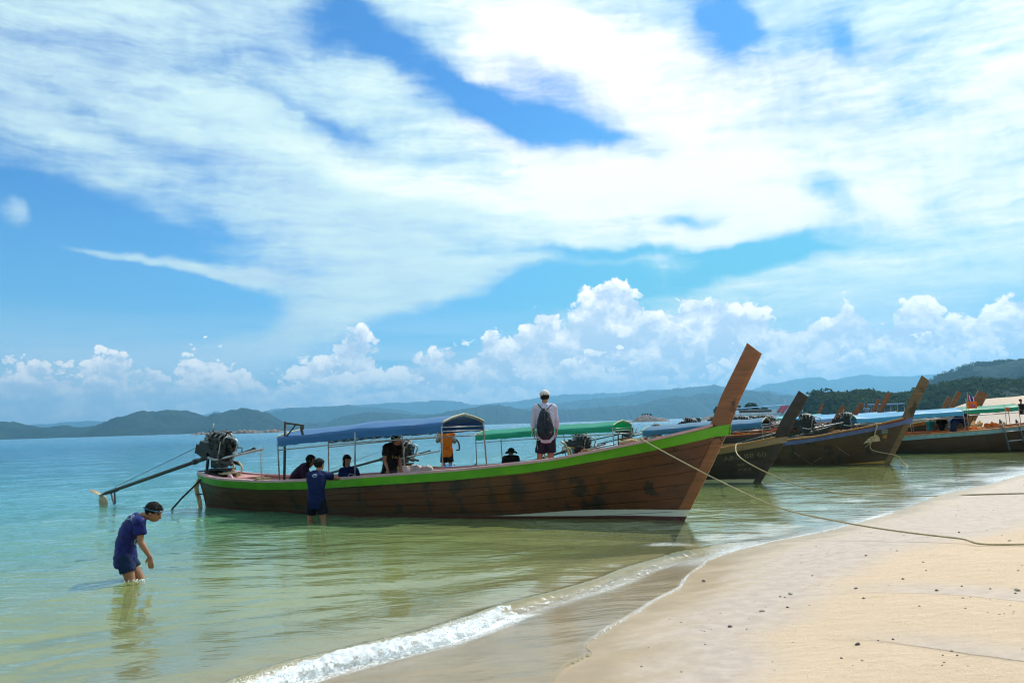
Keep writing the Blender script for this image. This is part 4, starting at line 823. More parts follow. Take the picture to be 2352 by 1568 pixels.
def make_boat(label, pos, rz, hull, stem, cap, strake, lining, canopy=None, cx=(-8.6, -4.4), under=None, detail=2, sc=1., eng=True, post_h=1., group='longtail boats moored along the beach', inner=None, seed=1, zs=1., cap2=None, sink=0., czr=0., edz=0.):
    b = thing('longtail_boat', label, 'boat', (pos[0], pos[1], sink), rz, group); b.scale = (sc, sc, sc*zs)
    vs = [0, .14, .27, .39, .51, .62, .73, .84, .97]
    if detail == 2:
        for s in (-1, 1):
            for i in range(8):
                mb = MB(); strip(mb, s, vs[i]+.0025, vs[i+1]-.0025, .0015*((i*7) % 3), 46); mb.obj('plank', hull, b)
        mb = MB()
        for s in (-1, 1): strip(mb, s, 0, .97, -.012, 46, thick=.02, nv=10)
        mb.obj('hull_core', M['black'], b)
    else:
        mb = MB()
        for s in (-1, 1): strip(mb, s, 0, .97, 0., 34, nv=9)
        mb.obj('hull', hull, b)
    mb = MB()
    for s in (-1, 1): strip(mb, s, .38, .99, -.045, 40, thick=.004, nv=5)
    us = np.linspace(0.01, .985, 30); rows = [[hull_pt(u, .40, -.05, -1) for u in us], [hull_pt(u, .40, -.05, 1) for u in us]]; mb.sheet(rows, False, .02); mb.obj('inner_lining', lining, b)
    xs = np.linspace(-11.6, .62, 60)
    for s in (-1, 1):
        mb = MB(); rows = [[gun(x, dy, dz, s) for x in xs] for dy, dz in ((.035, .0), (.04, .045), (-.085, .05), (-.09, .0))]
        rows.append(rows[0])
        if s > 0: rows = rows[::-1]
        mb.sheet(rows, False); mb.obj('gunwale', cap, b)
        if cap2:
            mb = MB(); strip(mb, s, .968, .995, .028, 50, thick=.02, nv=1); mb.obj('trim_strip', cap2, b)
        mb = MB(); us = np.linspace(0, 1.0, 60); wd = .150
        rows = []
        for j in range(3):
            row = []
            for u in us:
                p = hull_pt(u, 1.0, .022, s); h = p.z-KEEL; q = hull_pt(u, 1-(wd*(j/2)*(1+.25*u*u))/h-.012, .024, s); row.append(q)
            # carry on to the face of the stem
            xf = (.90-.02*j); row.append(Vector((xf, s*.078, row[-1].z+.030))); rows.append(row)
        if s > 0: rows = rows[::-1]
        mb.sheet(rows, True, .022); mb.obj('rubbing_strake', strake, b)
    # stern boards and fore deck
    mb = MB(); rows = [[gun(x, -.06, -.02, -1) for x in np.linspace(-11.58, -10.35, 10)], [gun(x, -.06, -.02, 1) for x in np.linspace(-11.58, -10.35, 10)]]; mb.sheet(rows, False, .03); mb.obj('stern_deck', lining, b)
    mb = MB(); rows = [[gun(x, -.05, -.05, -1) for x in np.linspace(-1.5, .55, 10)], [gun(x, -.05, -.05, 1) for x in np.linspace(-1.5, .55, 10)]]; mb.sheet(rows, False, .03); mb.obj('fore_deck', lining, b)
    mb = MB(); mb.sheet([[hull_pt(0, v, 0, -1) for v in np.linspace(0, 1, 8)], [hull_pt(0, v, 0, 1) for v in np.linspace(0, 1, 8)]], True, .04); mb.obj('transom', hull, b)
    mb = MB(); mb.bar((-11.50, 0, KEEL), (-11.66, 0, shz(-11.6)-.03), .13, .06, (1, 0, 0)); mb.obj('stern_post', hull if detail < 2 else M['stem_a'], b)
    # the tall prow
    zt = 2.86*post_h+(1-post_h)*1.68*0; F = [q for q in FRONT if q[1] < zt-.05]+[(stem_x(zt) if zt <= 2.86 else 1.49, zt)]
    F = bez([Vector((a, 0, c)) for a, c in F], 5); V = []
    for i, p in enumerate(F):
        w = .29+.02*sin(p.z*1.1); th = .062 if p.z > 0 else .05
        d = (F[min(i+1, len(F)-1)]-F[max(i-1, 0)]).normalized(); nrm = Vector((-d.z, 0, d.x))
        back = p+nrm*w
        e = d*(.07 if i == len(F)-1 else 0)
        pr = [(p, .35), (p+nrm*.05+e*.17, .85), (p+nrm*w*.5+e*.5, 1.), (back+e, 1.)]
        V.append([q+Vector((0, -th*k, 0)) for q, k in pr]+[q+Vector((0, th*k, 0)) for q, k in reversed(pr)])
    mb = MB(); n = 8; mb.add([p for r in V for p in r], gridf(len(V), n, True).tolist()); k = len(mb.v)-n; mb.f += [tuple(range(k, k+n)), tuple(range(n-1, -1, -1))]; mb.sm += [False]*2
    mb.obj('prow', stem, b)
    # thwarts and ribs inside
    for i, x in enumerate((-9.6, -7.9, -6.2, -4.5, -2.8) if detail else (-7, -4)):
        mb = MB(); mb.box((x, 0, shz(x)-.24), (.24, 2*halfw(x, shz(x)-.26)-.12, .035)); mb.obj('bench', inner or lining, b)
    if canopy: make_canopy(b, canopy, cx[0], cx[1], under, zr=czr, lace=(detail == 2), poles=(0., .5, 1.) if detail else (0., 1.), end_arch=detail > 0)
    if eng: make_engine(b, detail == 2, seed).location = (0, 0, edz)
    return b
def place(b, x, y, z):     # boat-local point in the world
    return Matrix.Translation(b.location) @ Matrix.Rotation(b.rotation_euler[2], 4, 'Z') @ Vector((x*b.scale[0], y*b.scale[1], z*b.scale[2]))
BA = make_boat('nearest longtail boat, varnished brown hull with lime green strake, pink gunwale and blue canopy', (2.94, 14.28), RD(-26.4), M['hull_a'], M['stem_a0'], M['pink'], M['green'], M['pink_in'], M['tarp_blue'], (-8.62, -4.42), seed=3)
BB = make_boat('old dark longtail boat lettered ARC BB 60, under a green canopy', (6.35, 21.5), RD(-26), M['hull_b'], M['stem_b'], M['amber'], M['tan_wood'], M['amber'], M['tarp_green'], (-8.0, -3.6), czr=.26, detail=1, sc=1., zs=.86, sink=-.20, seed=5)
BC = make_boat('brown longtail boat with slate blue strake and bleached prow, under a petrol blue canopy', (12.67, 27.5), RD(-27), M['hull_c'], M['stem_c'], M['amber'], M['blue_paint'], M['red_paint'], M['tarp_teal'], (-8.35, -3.9), czr=-.22, edz=-.42, under=M['tarp_maroon'], detail=1, zs=1.02, sink=-.12, seed=7, cap2=M['red_paint'])
BD = make_boat('reddish longtail boat with pale teal strake cut by the right edge, sky blue canopy', (23.9, 33.2), RD(-14), M['hull_d'], M['stem_a'], M['amber'], M['teal_paint'], M['orange_paint'], M['tarp_cyan'], (-9.2, -5.0), czr=-.10, detail=1, seed=9)
FAR = [('longtail boat behind the bleached prow, its engine raised, without a roof', (24.0, 43.5), -21, 'hull_d', 'stem_a', 'amber', 'orange_paint', None, 0),
       ('longtail boat under the broad green canopy near the right edge', (27.8, 38.0), -17, 'hull_d', 'stem_a', 'orange_paint', 'teal_paint', 'tarp_green', 0),
       ('longtail boat with light blue canopy and the tallest far prow against the sand', (26.6, 47.5), -20, 'hull_c', 'stem_a', 'orange_paint', 'red_paint', 'tarp_light', 0),
       ('longtail boat with sky blue canopy, second far prow left of the sand', (28.0, 53), -23, 'hull_d', 'stem_a', 'amber', 'teal_paint', 'tarp_cyan', 0),
       ('longtail boat with pale blue canopy, third far prow left of the sand', (30.2, 58), -24, 'hull_c', 'stem_a', 'orange_paint', 'blue_paint', 'tarp_light', 0),
       ('longtail boat with sky blue canopy in the middle of the far row', (30.2, 62.5), -20, 'hull_d', 'stem_c', 'amber', 'red_paint', 'tarp_cyan', 0),
       ('longtail boat with blue canopy beside the bleached prow, far off', (32.0, 67), -26, 'hull_d', 'stem_a', 'red_paint', 'teal_paint', 'tarp_blue', 0),
       ('longtail boat with aqua canopy in the far row left of the bleached prow', (31.6, 72.5), -22, 'hull_c', 'stem_a', 'orange_paint', 'blue_paint', 'tarp_aqua', 0),
       ('longtail boat with sky blue canopy deep in the far row', (33.0, 79), -18, 'hull_d', 'stem_a', 'amber', 'teal_paint', 'tarp_cyan', 0),
       ('small far longtail boat with blue canopy above the engines', (34.5, 93), -20, 'hull_d', 'stem_a', 'amber', 'red_paint', 'tarp_blue', 0),
       ('farthest longtail boat with aqua canopy beside the dark prow', (36, 107), -15, 'hull_d', 'stem_a', 'orange_paint', 'teal_paint', 'tarp_aqua', 0),
       ('roofless longtail boat with a low prow seen just left of the bleached prow', (19.6, 48.5), -25, 'hull_d', 'stem_a', 'orange_paint', 'teal_paint', None, 0),
       ('roofless longtail boat with a low prow right beside the dark prow', (17.2, 45.0), -23, 'hull_c', 'stem_a', 'amber', 'red_paint', None, 0),
       ('roofless longtail boat with dark hull moored between the canopies', (22.2, 50.5), -24, 'hull_d', 'stem_a', 'orange_paint', 'red_paint', None, 0)]
FB = []
for k, (lb, pos, hd, hu, st, cp, sk, cn, dt) in enumerate(FAR):
    b = make_boat(lb, pos, RD(hd), M[hu], M[st], M[cp], M[sk], M['orange_paint'], M[cn] if cn else None, (-8.3, -3.6), detail=dt, czr=(-.04 if 'broad green' in lb else -.22), zs=(.8 if 'low prow' in lb else 1.), seed=20+k, post_h=.92+.08*(k % 2)); FB.append(b)
# ------------------------------------------------------------------ people
ZM = {'m': (0, 0, .5742), '4': (350, 1900, 2.6125), '7': (1150, 1720, 3.92), '8': (1480, 1700, 5.6), '3': (1680, 1520, 3.267), '6': (2050, 1540, 4.613), 'r': (3250, 1420, 2.78), 'c': (3550, 1560, 4.308), '1': (2900, 1580, 4.704)}
def J(z, x, y, Y):
    a, b, k = ZM[z]; return AY((a+x/k)*.5742, (b+y/k)*.5742, Y)
def skinmat(name, c): 
    m, t = new_mat(name); P = t.n('ShaderNodeTexCoord').outputs['Object']; n = t.noise(P, 14, 3, .5)
    c_ = t.mix(t.mr(n, .35, .65), (*c, 1), (c[0]*.85, c[1]*.78, c[2]*.75, 1))
    p = t.n('ShaderNodeBsdfPrincipled', {'Base Color': c_, 'Roughness': .5, 'Specular IOR Level': .4, 'Subsurface Weight': .08, 'Subsurface Radius': (.02, .008, .004), 'Subsurface Scale': .3})
    t.n('ShaderNodeOutputMaterial', {0: p}); return m
SK1 = skinmat('tanned_skin', (.33, .155, .085)); SK2 = skinmat('fair_skin', (.40, .21, .13)); SK3 = skinmat('dark_tan_skin', (.20, .095, .055))
HAIR = mat('black_hair', (.010, .009, .009), (.02, .018, .016), 60, .62, .8, 120, stretch=(1, 1, .3), bdist=.006, spec=.06)
fab = lambda n, c, c2=None, r=.85: mat(n, c, c2 or tuple(x*.8 for x in c), 8, r, .5, 30, spec=.2, bdist=.01)
def frustum(bm, pts, n=14):
    "pts: (centre, ra, rb, side vector): elliptical sections joined, flat ends"
    rings = []
    for i, (c, ra, rb, sv) in enumerate(pts):
        d = (Vector(pts[min(i+1, len(pts)-1)][0])-Vector(pts[max(i-1, 0)][0])).normalized()
        sv = Vector(sv); sv = (sv-d*sv.dot(d)).normalized(); fv = d.cross(sv)
        rings.append([bm.verts.new(Vector(c)+sv*cos(2*pi*k/n)*ra+fv*sin(2*pi*k/n)*rb) for k in range(n)])
    for a, b in zip(rings[:-1], rings[1:]):
        for k in range(n): bm.faces.new((a[k], a[(k+1) % n], b[(k+1) % n], b[k]))
    bm.faces.new(rings[0][::-1]); bm.faces.new(rings[-1])
def ballv(bm, c, r, R=None, nu=14, nv=9):
    c = Vector(c); f = lambda p: (R @ p if R is not None else p)+c
    top = bm.verts.new(f(Vector((0, 0, r[2])))); bot = bm.verts.new(f(Vector((0, 0, -r[2])))); rings = []
    for i in range(1, nv):
        t = pi*i/nv; rings.append([bm.verts.new(f(Vector((r[0]*sin(t)*cos(2*pi*k/nu), r[1]*sin(t)*sin(2*pi*k/nu), r[2]*cos(t))))) for k in range(nu)])
    for k in range(nu): bm.faces.new((top, rings[0][k], rings[0][(k+1) % nu])); bm.faces.new((bot, rings[-1][(k+1) % nu], rings[-1][k]))
    for a, b in zip(rings[:-1], rings[1:]):
        for k in range(nu): bm.faces.new((a[k], b[k], b[(k+1) % nu], a[(k+1) % nu]))
def limb(bm, a, b, ra, rb, balls=True, n=12, mid=None):
    a, b = Vector(a), Vector(b); d = b-a; sv = d.orthogonal()
    pts = [(a, ra, ra, sv)]+([(a+d*mid[0], mid[1], mid[1], sv)] if mid else [])+[(b, rb, rb, sv)]
    frustum(bm, pts, n)
    if balls: ballv(bm, a, (ra,)*3); ballv(bm, b, (rb,)*3)
TS = bpy.data.scenes.new('workbench')
def evaluated_mesh(o):
    TS.collection.objects.link(o)
    with bpy.context.temp_override(scene=TS, view_layer=TS.view_layers[0]): dg = bpy.context.evaluated_depsgraph_get(); me = bpy.data.meshes.new_from_object(o.evaluated_get(dg))
    bpy.data.objects.remove(o); return me
def remesh(bm, voxel, name, m, parent, smooth=3, wrinkle=0., seed=0, cut=None):
    bmesh.ops.recalc_face_normals(bm, faces=bm.faces); me = bpy.data.meshes.new(name); bm.to_mesh(me); bm.free()
    o = bpy.data.objects.new('tmp', me)
    r = o.modifiers.new('r', 'REMESH'); r.mode = 'VOXEL'; r.voxel_size = voxel; r.use_smooth_shade = True
    s_ = o.modifiers.new('s', 'SMOOTH'); s_.factor = .5; s_.iterations = smooth
    out = evaluated_mesh(o)
    out.name = name; out.materials.clear(); out.materials.append(m); n = len(out.vertices)
    if wrinkle:
        co = np.empty(n*3, np.float32); out.vertices.foreach_get('co', co); co = co.reshape(-1, 3).astype(float); no = np.empty(n*3, np.float32); out.vertices.foreach_get('normal', no); no = no.reshape(-1, 3)
        q = co-co.mean(0); a = fbm(q[:, 0]*9+q[:, 1]*7+seed, q[:, 2]*16+q[:, 0]*9, 3, seed); b = fbm(q[:, 0]*22, q[:, 2]*10+q[:, 1]*14, 2, seed+3)
        co += no*((1-np.abs(2*a-1)*1.6)*wrinkle+(b-.5)*wrinkle*.6)[:, None]; out.vertices.foreach_set('co', co.astype(np.float32).ravel())
    out.polygons.foreach_set('use_smooth', np.ones(len(out.polygons), bool)); out.update()
    return link(name, out, parent)
def hand(bm, w, d, palm, sc=1., curl=.5, side=1):
    "five bent fingers on a palm; d: pointing direction, palm: palm normal"
    d = Vector(d).normalized(); n = Vector(palm); n = (n-d*n.dot(d)).normalized(); s = d.cross(n)*side; w = Vector(w)
    c = w+d*.045*sc; frustum(bm, [(w-d*.01, .026*sc, .018*sc, s), (c, .038*sc, .015*sc, s), (w+d*.088*sc, .037*sc, .012*sc, s)], 10)
    for k, (o, L) in enumerate(((-.030, .062), (-.010, .074), (.011, .070), (.031, .054))):
        p0 = w+d*.082*sc+s*o*sc; a = d; pts = [p0]
        for j, f in enumerate((.42, .32, .26)):
            ang = curl*(.35+.45*j); dd = (d*cos(ang*1.2)+n*sin(ang*1.2)).normalized(); pts.append(pts[-1]+dd*L*f*1.1*sc)
        for j in range(3): limb(bm, pts[j], pts[j+1], (.0092-.0009*j)*sc, (.0085-.0009*j)*sc, True, 7)
    p0 = w+d*.028*sc-s*.030*sc; p1 = p0+(d*.6-s*.7+n*.25).normalized()*.036*sc; p2 = p1+(d*.85-s*.25+n*.35).normalized()*.030*sc
    limb(bm, p0, p1, .0125*sc, .0105*sc, True, 7); limb(bm, p1, p2, .0105*sc, .008*sc, True, 7)
def person(label, j, face, up=(0, 0, 1), skin=SK1, voxel=.009, sc=1., hair='short', shirt=None, sleeve=.45, shorts=None, leg=.55, shirt_low=0., loose=1., group=None, face_detail=True, hands=('open', 'open'), curl=(.5, .5), seed=0, long_sleeve=False, side=None, bare_feet=True):
    """j: world positions: hip, chest (mid, shoulder level), neck, head; sl sr shoulders; el er; wl wr; hl hr hips; kl kr; al ar ankles; optional dl dr hand directions"""
    j = {k: Vector(v) for k, v in j.items()}; o = j['hip'].copy(); e = thing('person', label, 'person', o, 0, group)
    L = {k: (v-o if k not in ('dl', 'dr') else v) for k, v in j.items()}
    face = Vector(face).normalized(); up = Vector(up); up = (up-face*up.dot(face)).normalized(); rt = face.cross(up); R = Matrix((rt, face, up)).transposed()
    sd = (L['sr']-L['sl']).normalized() if side is None else Vector(side); hd = (L['hr']-L['hl']).normalized() if (L['hr']-L['hl']).length > .02 else sd
    bm = bmesh.new(); w = (L['sr']-L['sl']).length/2; T = lambda f: L['hip'].lerp(L['chest'], f)
    bend = L.get('mid', T(.5))
    def torso(bm, g, lo=-.12, hi=1.0):
        pts = []; down = (L['hip']-bend).normalized()
        pts.append((L['hip']+down*(-lo), (.135+g)*sc, (.098+g)*sc, hd)); pts.append((L['hip'], (.150+g)*sc, (.112+g)*sc, hd)); pts.append((L['hip'].lerp(bend, .6), (.132+g)*sc, (.095+g)*sc, sd)); pts.append((bend, (.134+g)*sc, (.098+g)*sc, sd)); pts.append((bend.lerp(L['chest'], .5), (.158+g)*sc, (.112+g)*sc, sd)); pts.append((bend.lerp(L['chest'], .86), (.165+g)*sc, (.105+g)*sc, sd)); pts.append((L['chest'], (.135+g)*sc, (.078+g)*sc, sd)); 
        pts.append((L['chest'].lerp(L['neck'], .6), (.075+g)*sc, (.06+g)*sc, sd)); frustum(bm, pts, 18)
        for k in ('sl', 'sr'): limb(bm, L['chest'].lerp(L[k], .2), L[k], (.062+g)*sc, (.052+g)*sc)
    torso(bm, 0.)
    limb(bm, L['chest'], L['neck'], .062*sc, .054*sc); limb(bm, L['neck'], L['head']-up*.03*sc, .054*sc, .052*sc)
    for s_ in 'lr':
        limb(bm, L['s'+s_], L['e'+s_], .050*sc, .038*sc, mid=(.4, .047*sc)); limb(bm, L['e'+s_], L['w'+s_], .039*sc, .024*sc, mid=(.3, .040*sc))
        dd = L.get('d'+s_, (L['w'+s_]-L['e'+s_])); hand(bm, L['w'+s_], dd, (L.get('n'+s_) or -rt*(1 if s_ == 'r' else -1)), sc, curl[0 if s_ == 'l' else 1], 1 if s_ == 'r' else -1)
        limb(bm, L['h'+s_], L['k'+s_], .084*sc, .054*sc, mid=(.35, .078*sc)); limb(bm, L['k'+s_], L['a'+s_], .053*sc, .034*sc, mid=(.3, .057*sc))
        ft = L.get('f'+s_, face-up*face.dot(up)*0); ft = Vector((ft.x, ft.y, 0)); ft = ft.normalized() if ft.length > .1 else Vector((0, 1, 0)); h0 = L['a'+s_]+Vector((0, 0, -.05*sc))
        frustum(bm, [(h0-ft*.05*sc, .03*sc, .028*sc, ft.cross(Vector((0, 0, 1)))), (h0+ft*.06*sc, .04*sc, .032*sc, ft.cross(Vector((0, 0, 1)))), (h0+ft*.17*sc-Vector((0, 0, .015*sc)), .044*sc, .018*sc, ft.cross(Vector((0, 0, 1))))], 10); ballv(bm, L['a'+s_], (.04*sc,)*3)
    H = L['head']; k = sc*1.0
    ballv(bm, H+R @ Vector((0, -.012, .025))*k, (.075*k, .094*k, .088*k), R); ballv(bm, H+R @ Vector((0, .018, -.035))*k, (.058*k, .072*k, .075*k), R)
    frustum(bm, [(H+R @ Vector((0, .035, .0))*k, .056*k, .045*k, rt), (H+R @ Vector((0, .045, -.06))*k, .045*k, .040*k, rt), (H+R @ Vector((0, .055, -.098))*k, .024*k, .022*k, rt)], 12)
    if face_detail:
        limb(bm, H+R @ Vector((0, .086, .018))*k, H+R @ Vector((0, .108, -.028))*k, .009*k, .014*k); ballv(bm, H+R @ Vector((0, .085, .028))*k, (.04*k, .012*k, .010*k), R)
        ballv(bm, H+R @ Vector((0, .090, -.055))*k, (.024*k, .012*k, .0075*k), R); ballv(bm, H+R @ Vector((0, .086, -.069))*k, (.020*k, .012*k, .0075*k), R)
        for s_ in (-1, 1): ballv(bm, H+R @ Vector((s_*.076, -.008, -.008))*k, (.010*k, .020*k, .031*k), R); ballv(bm, H+R @ Vector((s_*.034, .062, -.02))*k, (.024*k, .02*k, .02*k), R)
    body = remesh(bm, voxel, 'body', skin, e, 2)
    if face_detail:
        for s_ in (-1, 1): MB().ell(H+R @ Vector((s_*.032, .080, .010))*k, (.012*k, .008*k, .0075*k), R, 10, 6).obj('eye', HAIR, e)
    # hair
    if hair:
        bm = bmesh.new(); g = .012
        ballv(bm, H+R @ Vector((0, -.022, .034))*k, ((.077+g)*k, (.092+g)*k, (.088+g)*k), R)
        if hair == 'long': frustum(bm, [(H+R @ Vector((0, -.03, .03))*k, .088*k, .085*k, rt), (H+R @ Vector((0, -.035, -.09))*k, .083*k, .066*k, rt), (H+R @ Vector((0, -.04, -.13))*k, .07*k, .05*k, rt)], 14)
        r2 = random.Random(seed+3)
        for i in range(120):
            a = r2.uniform(0, 6.28); b = r2.uniform(.1, 1.5); q = Vector((sin(b)*cos(a), sin(b)*sin(a), cos(b))); p = H+R @ (Vector((q.x*.082, q.y*.098-.02, q.z*.095+.034)))*k
            limb(bm, p, p+R @ (q*r2.uniform(.006, .02)+Vector((r2.uniform(-.01, .01), .030 if q.y > .3 else -.006, -.022 if q.y > .3 else -.014)))*k, .010*k, .0035*k, True, 6)
        ho = remesh(bm, .007*max(voxel/.009, 1), 'hair', HAIR, e, 1)
        cut_hair(ho, H, R, k, hair)
    if shirt:
        bm = bmesh.new(); torso(bm, .014*loose+.004, lo=-.08-shirt_low)
        for s_ in 'lr':
            if long_sleeve: p = L['e'+s_]; frustum(bm, [(L['s'+s_], .066*sc, .066*sc, rt), (p, .055*sc, .055*sc, rt)], 14); ballv(bm, p, (.055*sc,)*3); q = p.lerp(L['w'+s_], sleeve); frustum(bm, [(p, .055*sc, .055*sc, rt), (q, .052*sc, .052*sc, rt)], 14)
            else:
                a, b = L['s'+s_], L['e'+s_]; q = a.lerp(b, sleeve); sv = (b-a).orthogonal(); frustum(bm, [(a, .068*sc, .068*sc, sv), (q, (.064+.006*loose)*sc, (.064+.006*loose)*sc, sv)], 14)
            ballv(bm, L['s'+s_], (.067*sc,)*3)
        remesh(bm, voxel*1.25, 'shirt', shirt, e, 3, .009*loose, seed)
    if shorts:
        bm = bmesh.new(); down = (L['hip']-bend).normalized(); frustum(bm, [(L['hip']-down*.11*sc, .146*sc, .108*sc, hd), (L['hip'], .166*sc, .128*sc, hd), (L['hip']+down*.09*sc, .155*sc, .12*sc, hd)], 18)
        for s_ in 'lr':
            a, b = L['h'+s_], L['k'+s_]; q = a.lerp(b, leg); frustum(bm, [(a, .098*sc, .098*sc, hd), (q, (.082+.012*loose)*sc, (.082+.012*loose)*sc, hd)], 14); ballv(bm, a, (.1*sc,)*3)
        remesh(bm, voxel*1.25, 'shorts', shorts, e, 3, .005, seed+9)
    e['face'] = 0; return e, (H, R, k)
def cut_hair(o, H, R, k, style):
    "keep the face and ears free of hair"
    me = o.data; bm = bmesh.new(); bm.from_mesh(me); Ri = R.transposed(); dl = []
    for v in bm.verts:
        p = (Ri @ (v.co-H))/k
        lim = .045 if style != 'long' else .03
        if (p.y > .045 and p.z < .050) or (p.z < lim-.085 and style != 'long') or (p.y > -.0 and p.z < -.0+(.0 if style != 'long' else -.06)): dl.append(v)
    bmesh.ops.delete(bm, geom=dl, context='VERTS'); bm.to_mesh(me); bm.free()
NAVY = fab('navy_swim_shirt', (.008, .014, .13), (.006, .009, .085), .55); NAVY2 = fab('navy_tshirt', (.006, .014, .070)); BLK = fab('black_cloth', (.008, .008, .009)); DSH = fab('dark_shorts', (.008, .010, .018)); PUR = fab('purple_black_shirt', (.028, .012, .035)); ORG = fab('orange_vest_cloth', (.62, .13, .008)); LAV = fab('pale_lavender_shirt', (.52, .50, .61), (.44, .41, .53)); AUB = fab('aubergine_shorts', (.020, .014, .028)); GRY = fab('grey_shorts', (.07, .075, .08)); GRY2 = fab('pale_grey_sleeve', (.30, .32, .36)); TEAL = fab('teal_cloth', (.02, .22, .26)); LBL = fab('pale_blue_cloth', (.18, .28, .38))
floor_z = lambda x, y: gz(x, y)
# the boy wading on the left
Yb = 10.0; B = lambda x, y, dy=0.: J('4', x, y, Yb+dy)
fz = floor_z(-4.8, 10)
kn = B(462, 1150, -.07); kf = B(556, 1085, .09); an = Vector((kn.x-.10, kn.y, fz+.09)); af = Vector((kf.x+.02, kf.y, fz+.09))
boy, hb = person('boy in a navy swim shirt with goggles on his forehead, wading bent forward', dict(hip=B(395, 850), mid=B(400, 700), chest=B(510, 478), neck=B(578, 432), head=B(690, 392), sl=B(515, 490, .15), sr=B(545, 500, -.15), el=B(350, 612, .16), wl=B(440, 700, .10), er=B(556, 700, -.17), wr=B(650, 850, -.17), dr=Vector((.12, 0, -1)), hl=B(410, 862, .08), hr=B(388, 868, -.08), kl=kf, kr=kn, al=af, ar=an), (1, 0, -.42), (.42, 0, 1), SK1, .0068, .97, 'short', NAVY, .60, fab('navy_shorts_blue_hem', (.008, .022, .07)), .50, shirt_low=.04, loose=1.25, curl=(.4, .35), seed=2)
H, R, k = hb
mb = MB(); mb.tube([H+R @ Vector((cos(a)*.092, sin(a)*.112-.022, .034+sin(a)*.010))*k for a in np.linspace(0, 6.28, 25)], .010, 6); mb.obj('goggle_strap', fab('blue_goggle_strap', (.03, .09, .16)), boy)
mb = MB(); mb.ell(H+R @ Vector((.025, .090, .050))*k, (.026*k, .012*k, .016*k), R); mb.ell(H+R @ Vector((-.025, .090, .050))*k, (.026*k, .012*k, .016*k), R); mb.obj('goggles', mat('goggle_lens', (.35, .38, .40), (.2, .22, .25), 5, .15, .0, metal=.3), boy)
WPR = mat('pale_print', (.55, .65, .75), (.45, .55, .68), 20, .7, 0)
def text_mesh(s, size, m, parent, M4, name='lettering', shear=0.):
    c = bpy.data.curves.new(name, 'FONT'); c.body = s; c.size = size; c.extrude = .0008; c.shear = shear; c.align_x = 'CENTER'; c.align_y = 'CENTER'; o = bpy.data.objects.new('tmp', c)
    me = evaluated_mesh(o); me.materials.clear(); me.materials.append(m); me.transform(M4); return link(name, me, parent)
def wrap(o, target, dirv, off=.003):
    "lay a flat print onto the cloth it is printed on"
    from mathutils.bvhtree import BVHTree
    t = BVHTree.FromPolygons([v.co[:] for v in target.data.vertices], [p.vertices[:] for p in target.data.polygons]); d = Vector(dirv).normalized()
    for v in o.data.vertices:
        h = t.ray_cast(v.co-d*1.5, d)
        if h[0] is not None: v.co = h[0]-d*off
def child(e, n): return [c for c in e.children_recursive if c.name.split('.')[0] == n][0] if hasattr(e, 'children_recursive') else [c for c in bpy.data.objects if c.parent == e and c.name.split('.')[0] == n][0]
def print_on(e, z, x, y, Y, s, size, m, rot=0., part='shirt', sx=1.):
    p = J(z, x, y, Y)-e.location; d = Vector((p+e.location)-Vector((0, 0, HC))).normalized(); rt = d.cross(Vector((0, 0, 1))).normalized(); up = rt.cross(d)
    R3 = Matrix((rt, up, -d)).transposed().to_4x4(); M4 = Matrix.Translation(p) @ R3 @ Matrix.Rotation(rot, 4, 'Z') @ Matrix.Diagonal((sx, 1, 1, 1))
    o = text_mesh(s, size, m, e, M4); wrap(o, child(e, part), d); return o
def ring_print(e, z, x, y, Y, rx, ry, m, part='shirt', swirl=False):
    p = J(z, x, y, Y)-e.location; d = Vector((p+e.location)-Vector((0, 0, HC))).normalized(); rt = d.cross(Vector((0, 0, 1))).normalized(); up = rt.cross(d); mb = MB()
    a = np.linspace(0, 6.0, 26); mb.add([p+rt*cos(t)*rx*q+up*sin(t)*ry*q for t in a for q in (.86, 1.)], [(2*i, 2*i+1, 2*i+3, 2*i+2) for i in range(25)])
    if swirl: k = len(mb.v); mb.add([p+rt*(-.6+1.3*t)*rx+up*(.25*sin(t*5)+.3*t+q)*ry for t in np.linspace(0, 1, 10) for q in (-.2, .15)], [(2*i, 2*i+1, 2*i+3, 2*i+2) for i in range(9)])
    o = mb.obj('emblem', m, e); wrap(o, child(e, part), d); return o
print_on(boy, '4', 455, 440, 10.0, 'SB', .085, WPR, 1.0); ring_print(boy, '4', 524, 700, 9.8, .035, .045, WPR)
# the man leaning on the near hull
Ym = 15.7; B = lambda x, y, dy=0.: J('7', x, y, Ym+dy); fz = floor_z(-3.9, 15.8)
kl = B(355, 1430, .08); kr = B(565, 1425, .02)
man, hm = person('man in navy T-shirt and black shorts standing in the water, leaning on the near boat', dict(hip=B(455, 1110), mid=B(450, 930, -.02), chest=B(465, 690, .06), neck=B(490, 630, .09), head=B(503, 545, .13), sl=B(352, 712, .05), sr=B(590, 705, .08), el=B(368, 870, .28), wl=B(520, 792, .46), er=B(800, 755, .22), wr=B(700, 770, .40), dr=Vector((-1, .2, .0)), hl=B(390, 1125), hr=B(525, 1125), kl=kl, kr=kr, al=Vector((kl.x-.02, kl.y, fz+.09)), ar=Vector((kr.x+.03, kr.y, fz+.09))), (.45, .85, .05), (0, 0, 1), SK1, .009, 1.02, 'short', NAVY2, .55, DSH, .62, shirt_low=.06, seed=4)
ring_print(man, '7', 425, 712, 15.6, .046, .032, WPR, swirl=True)
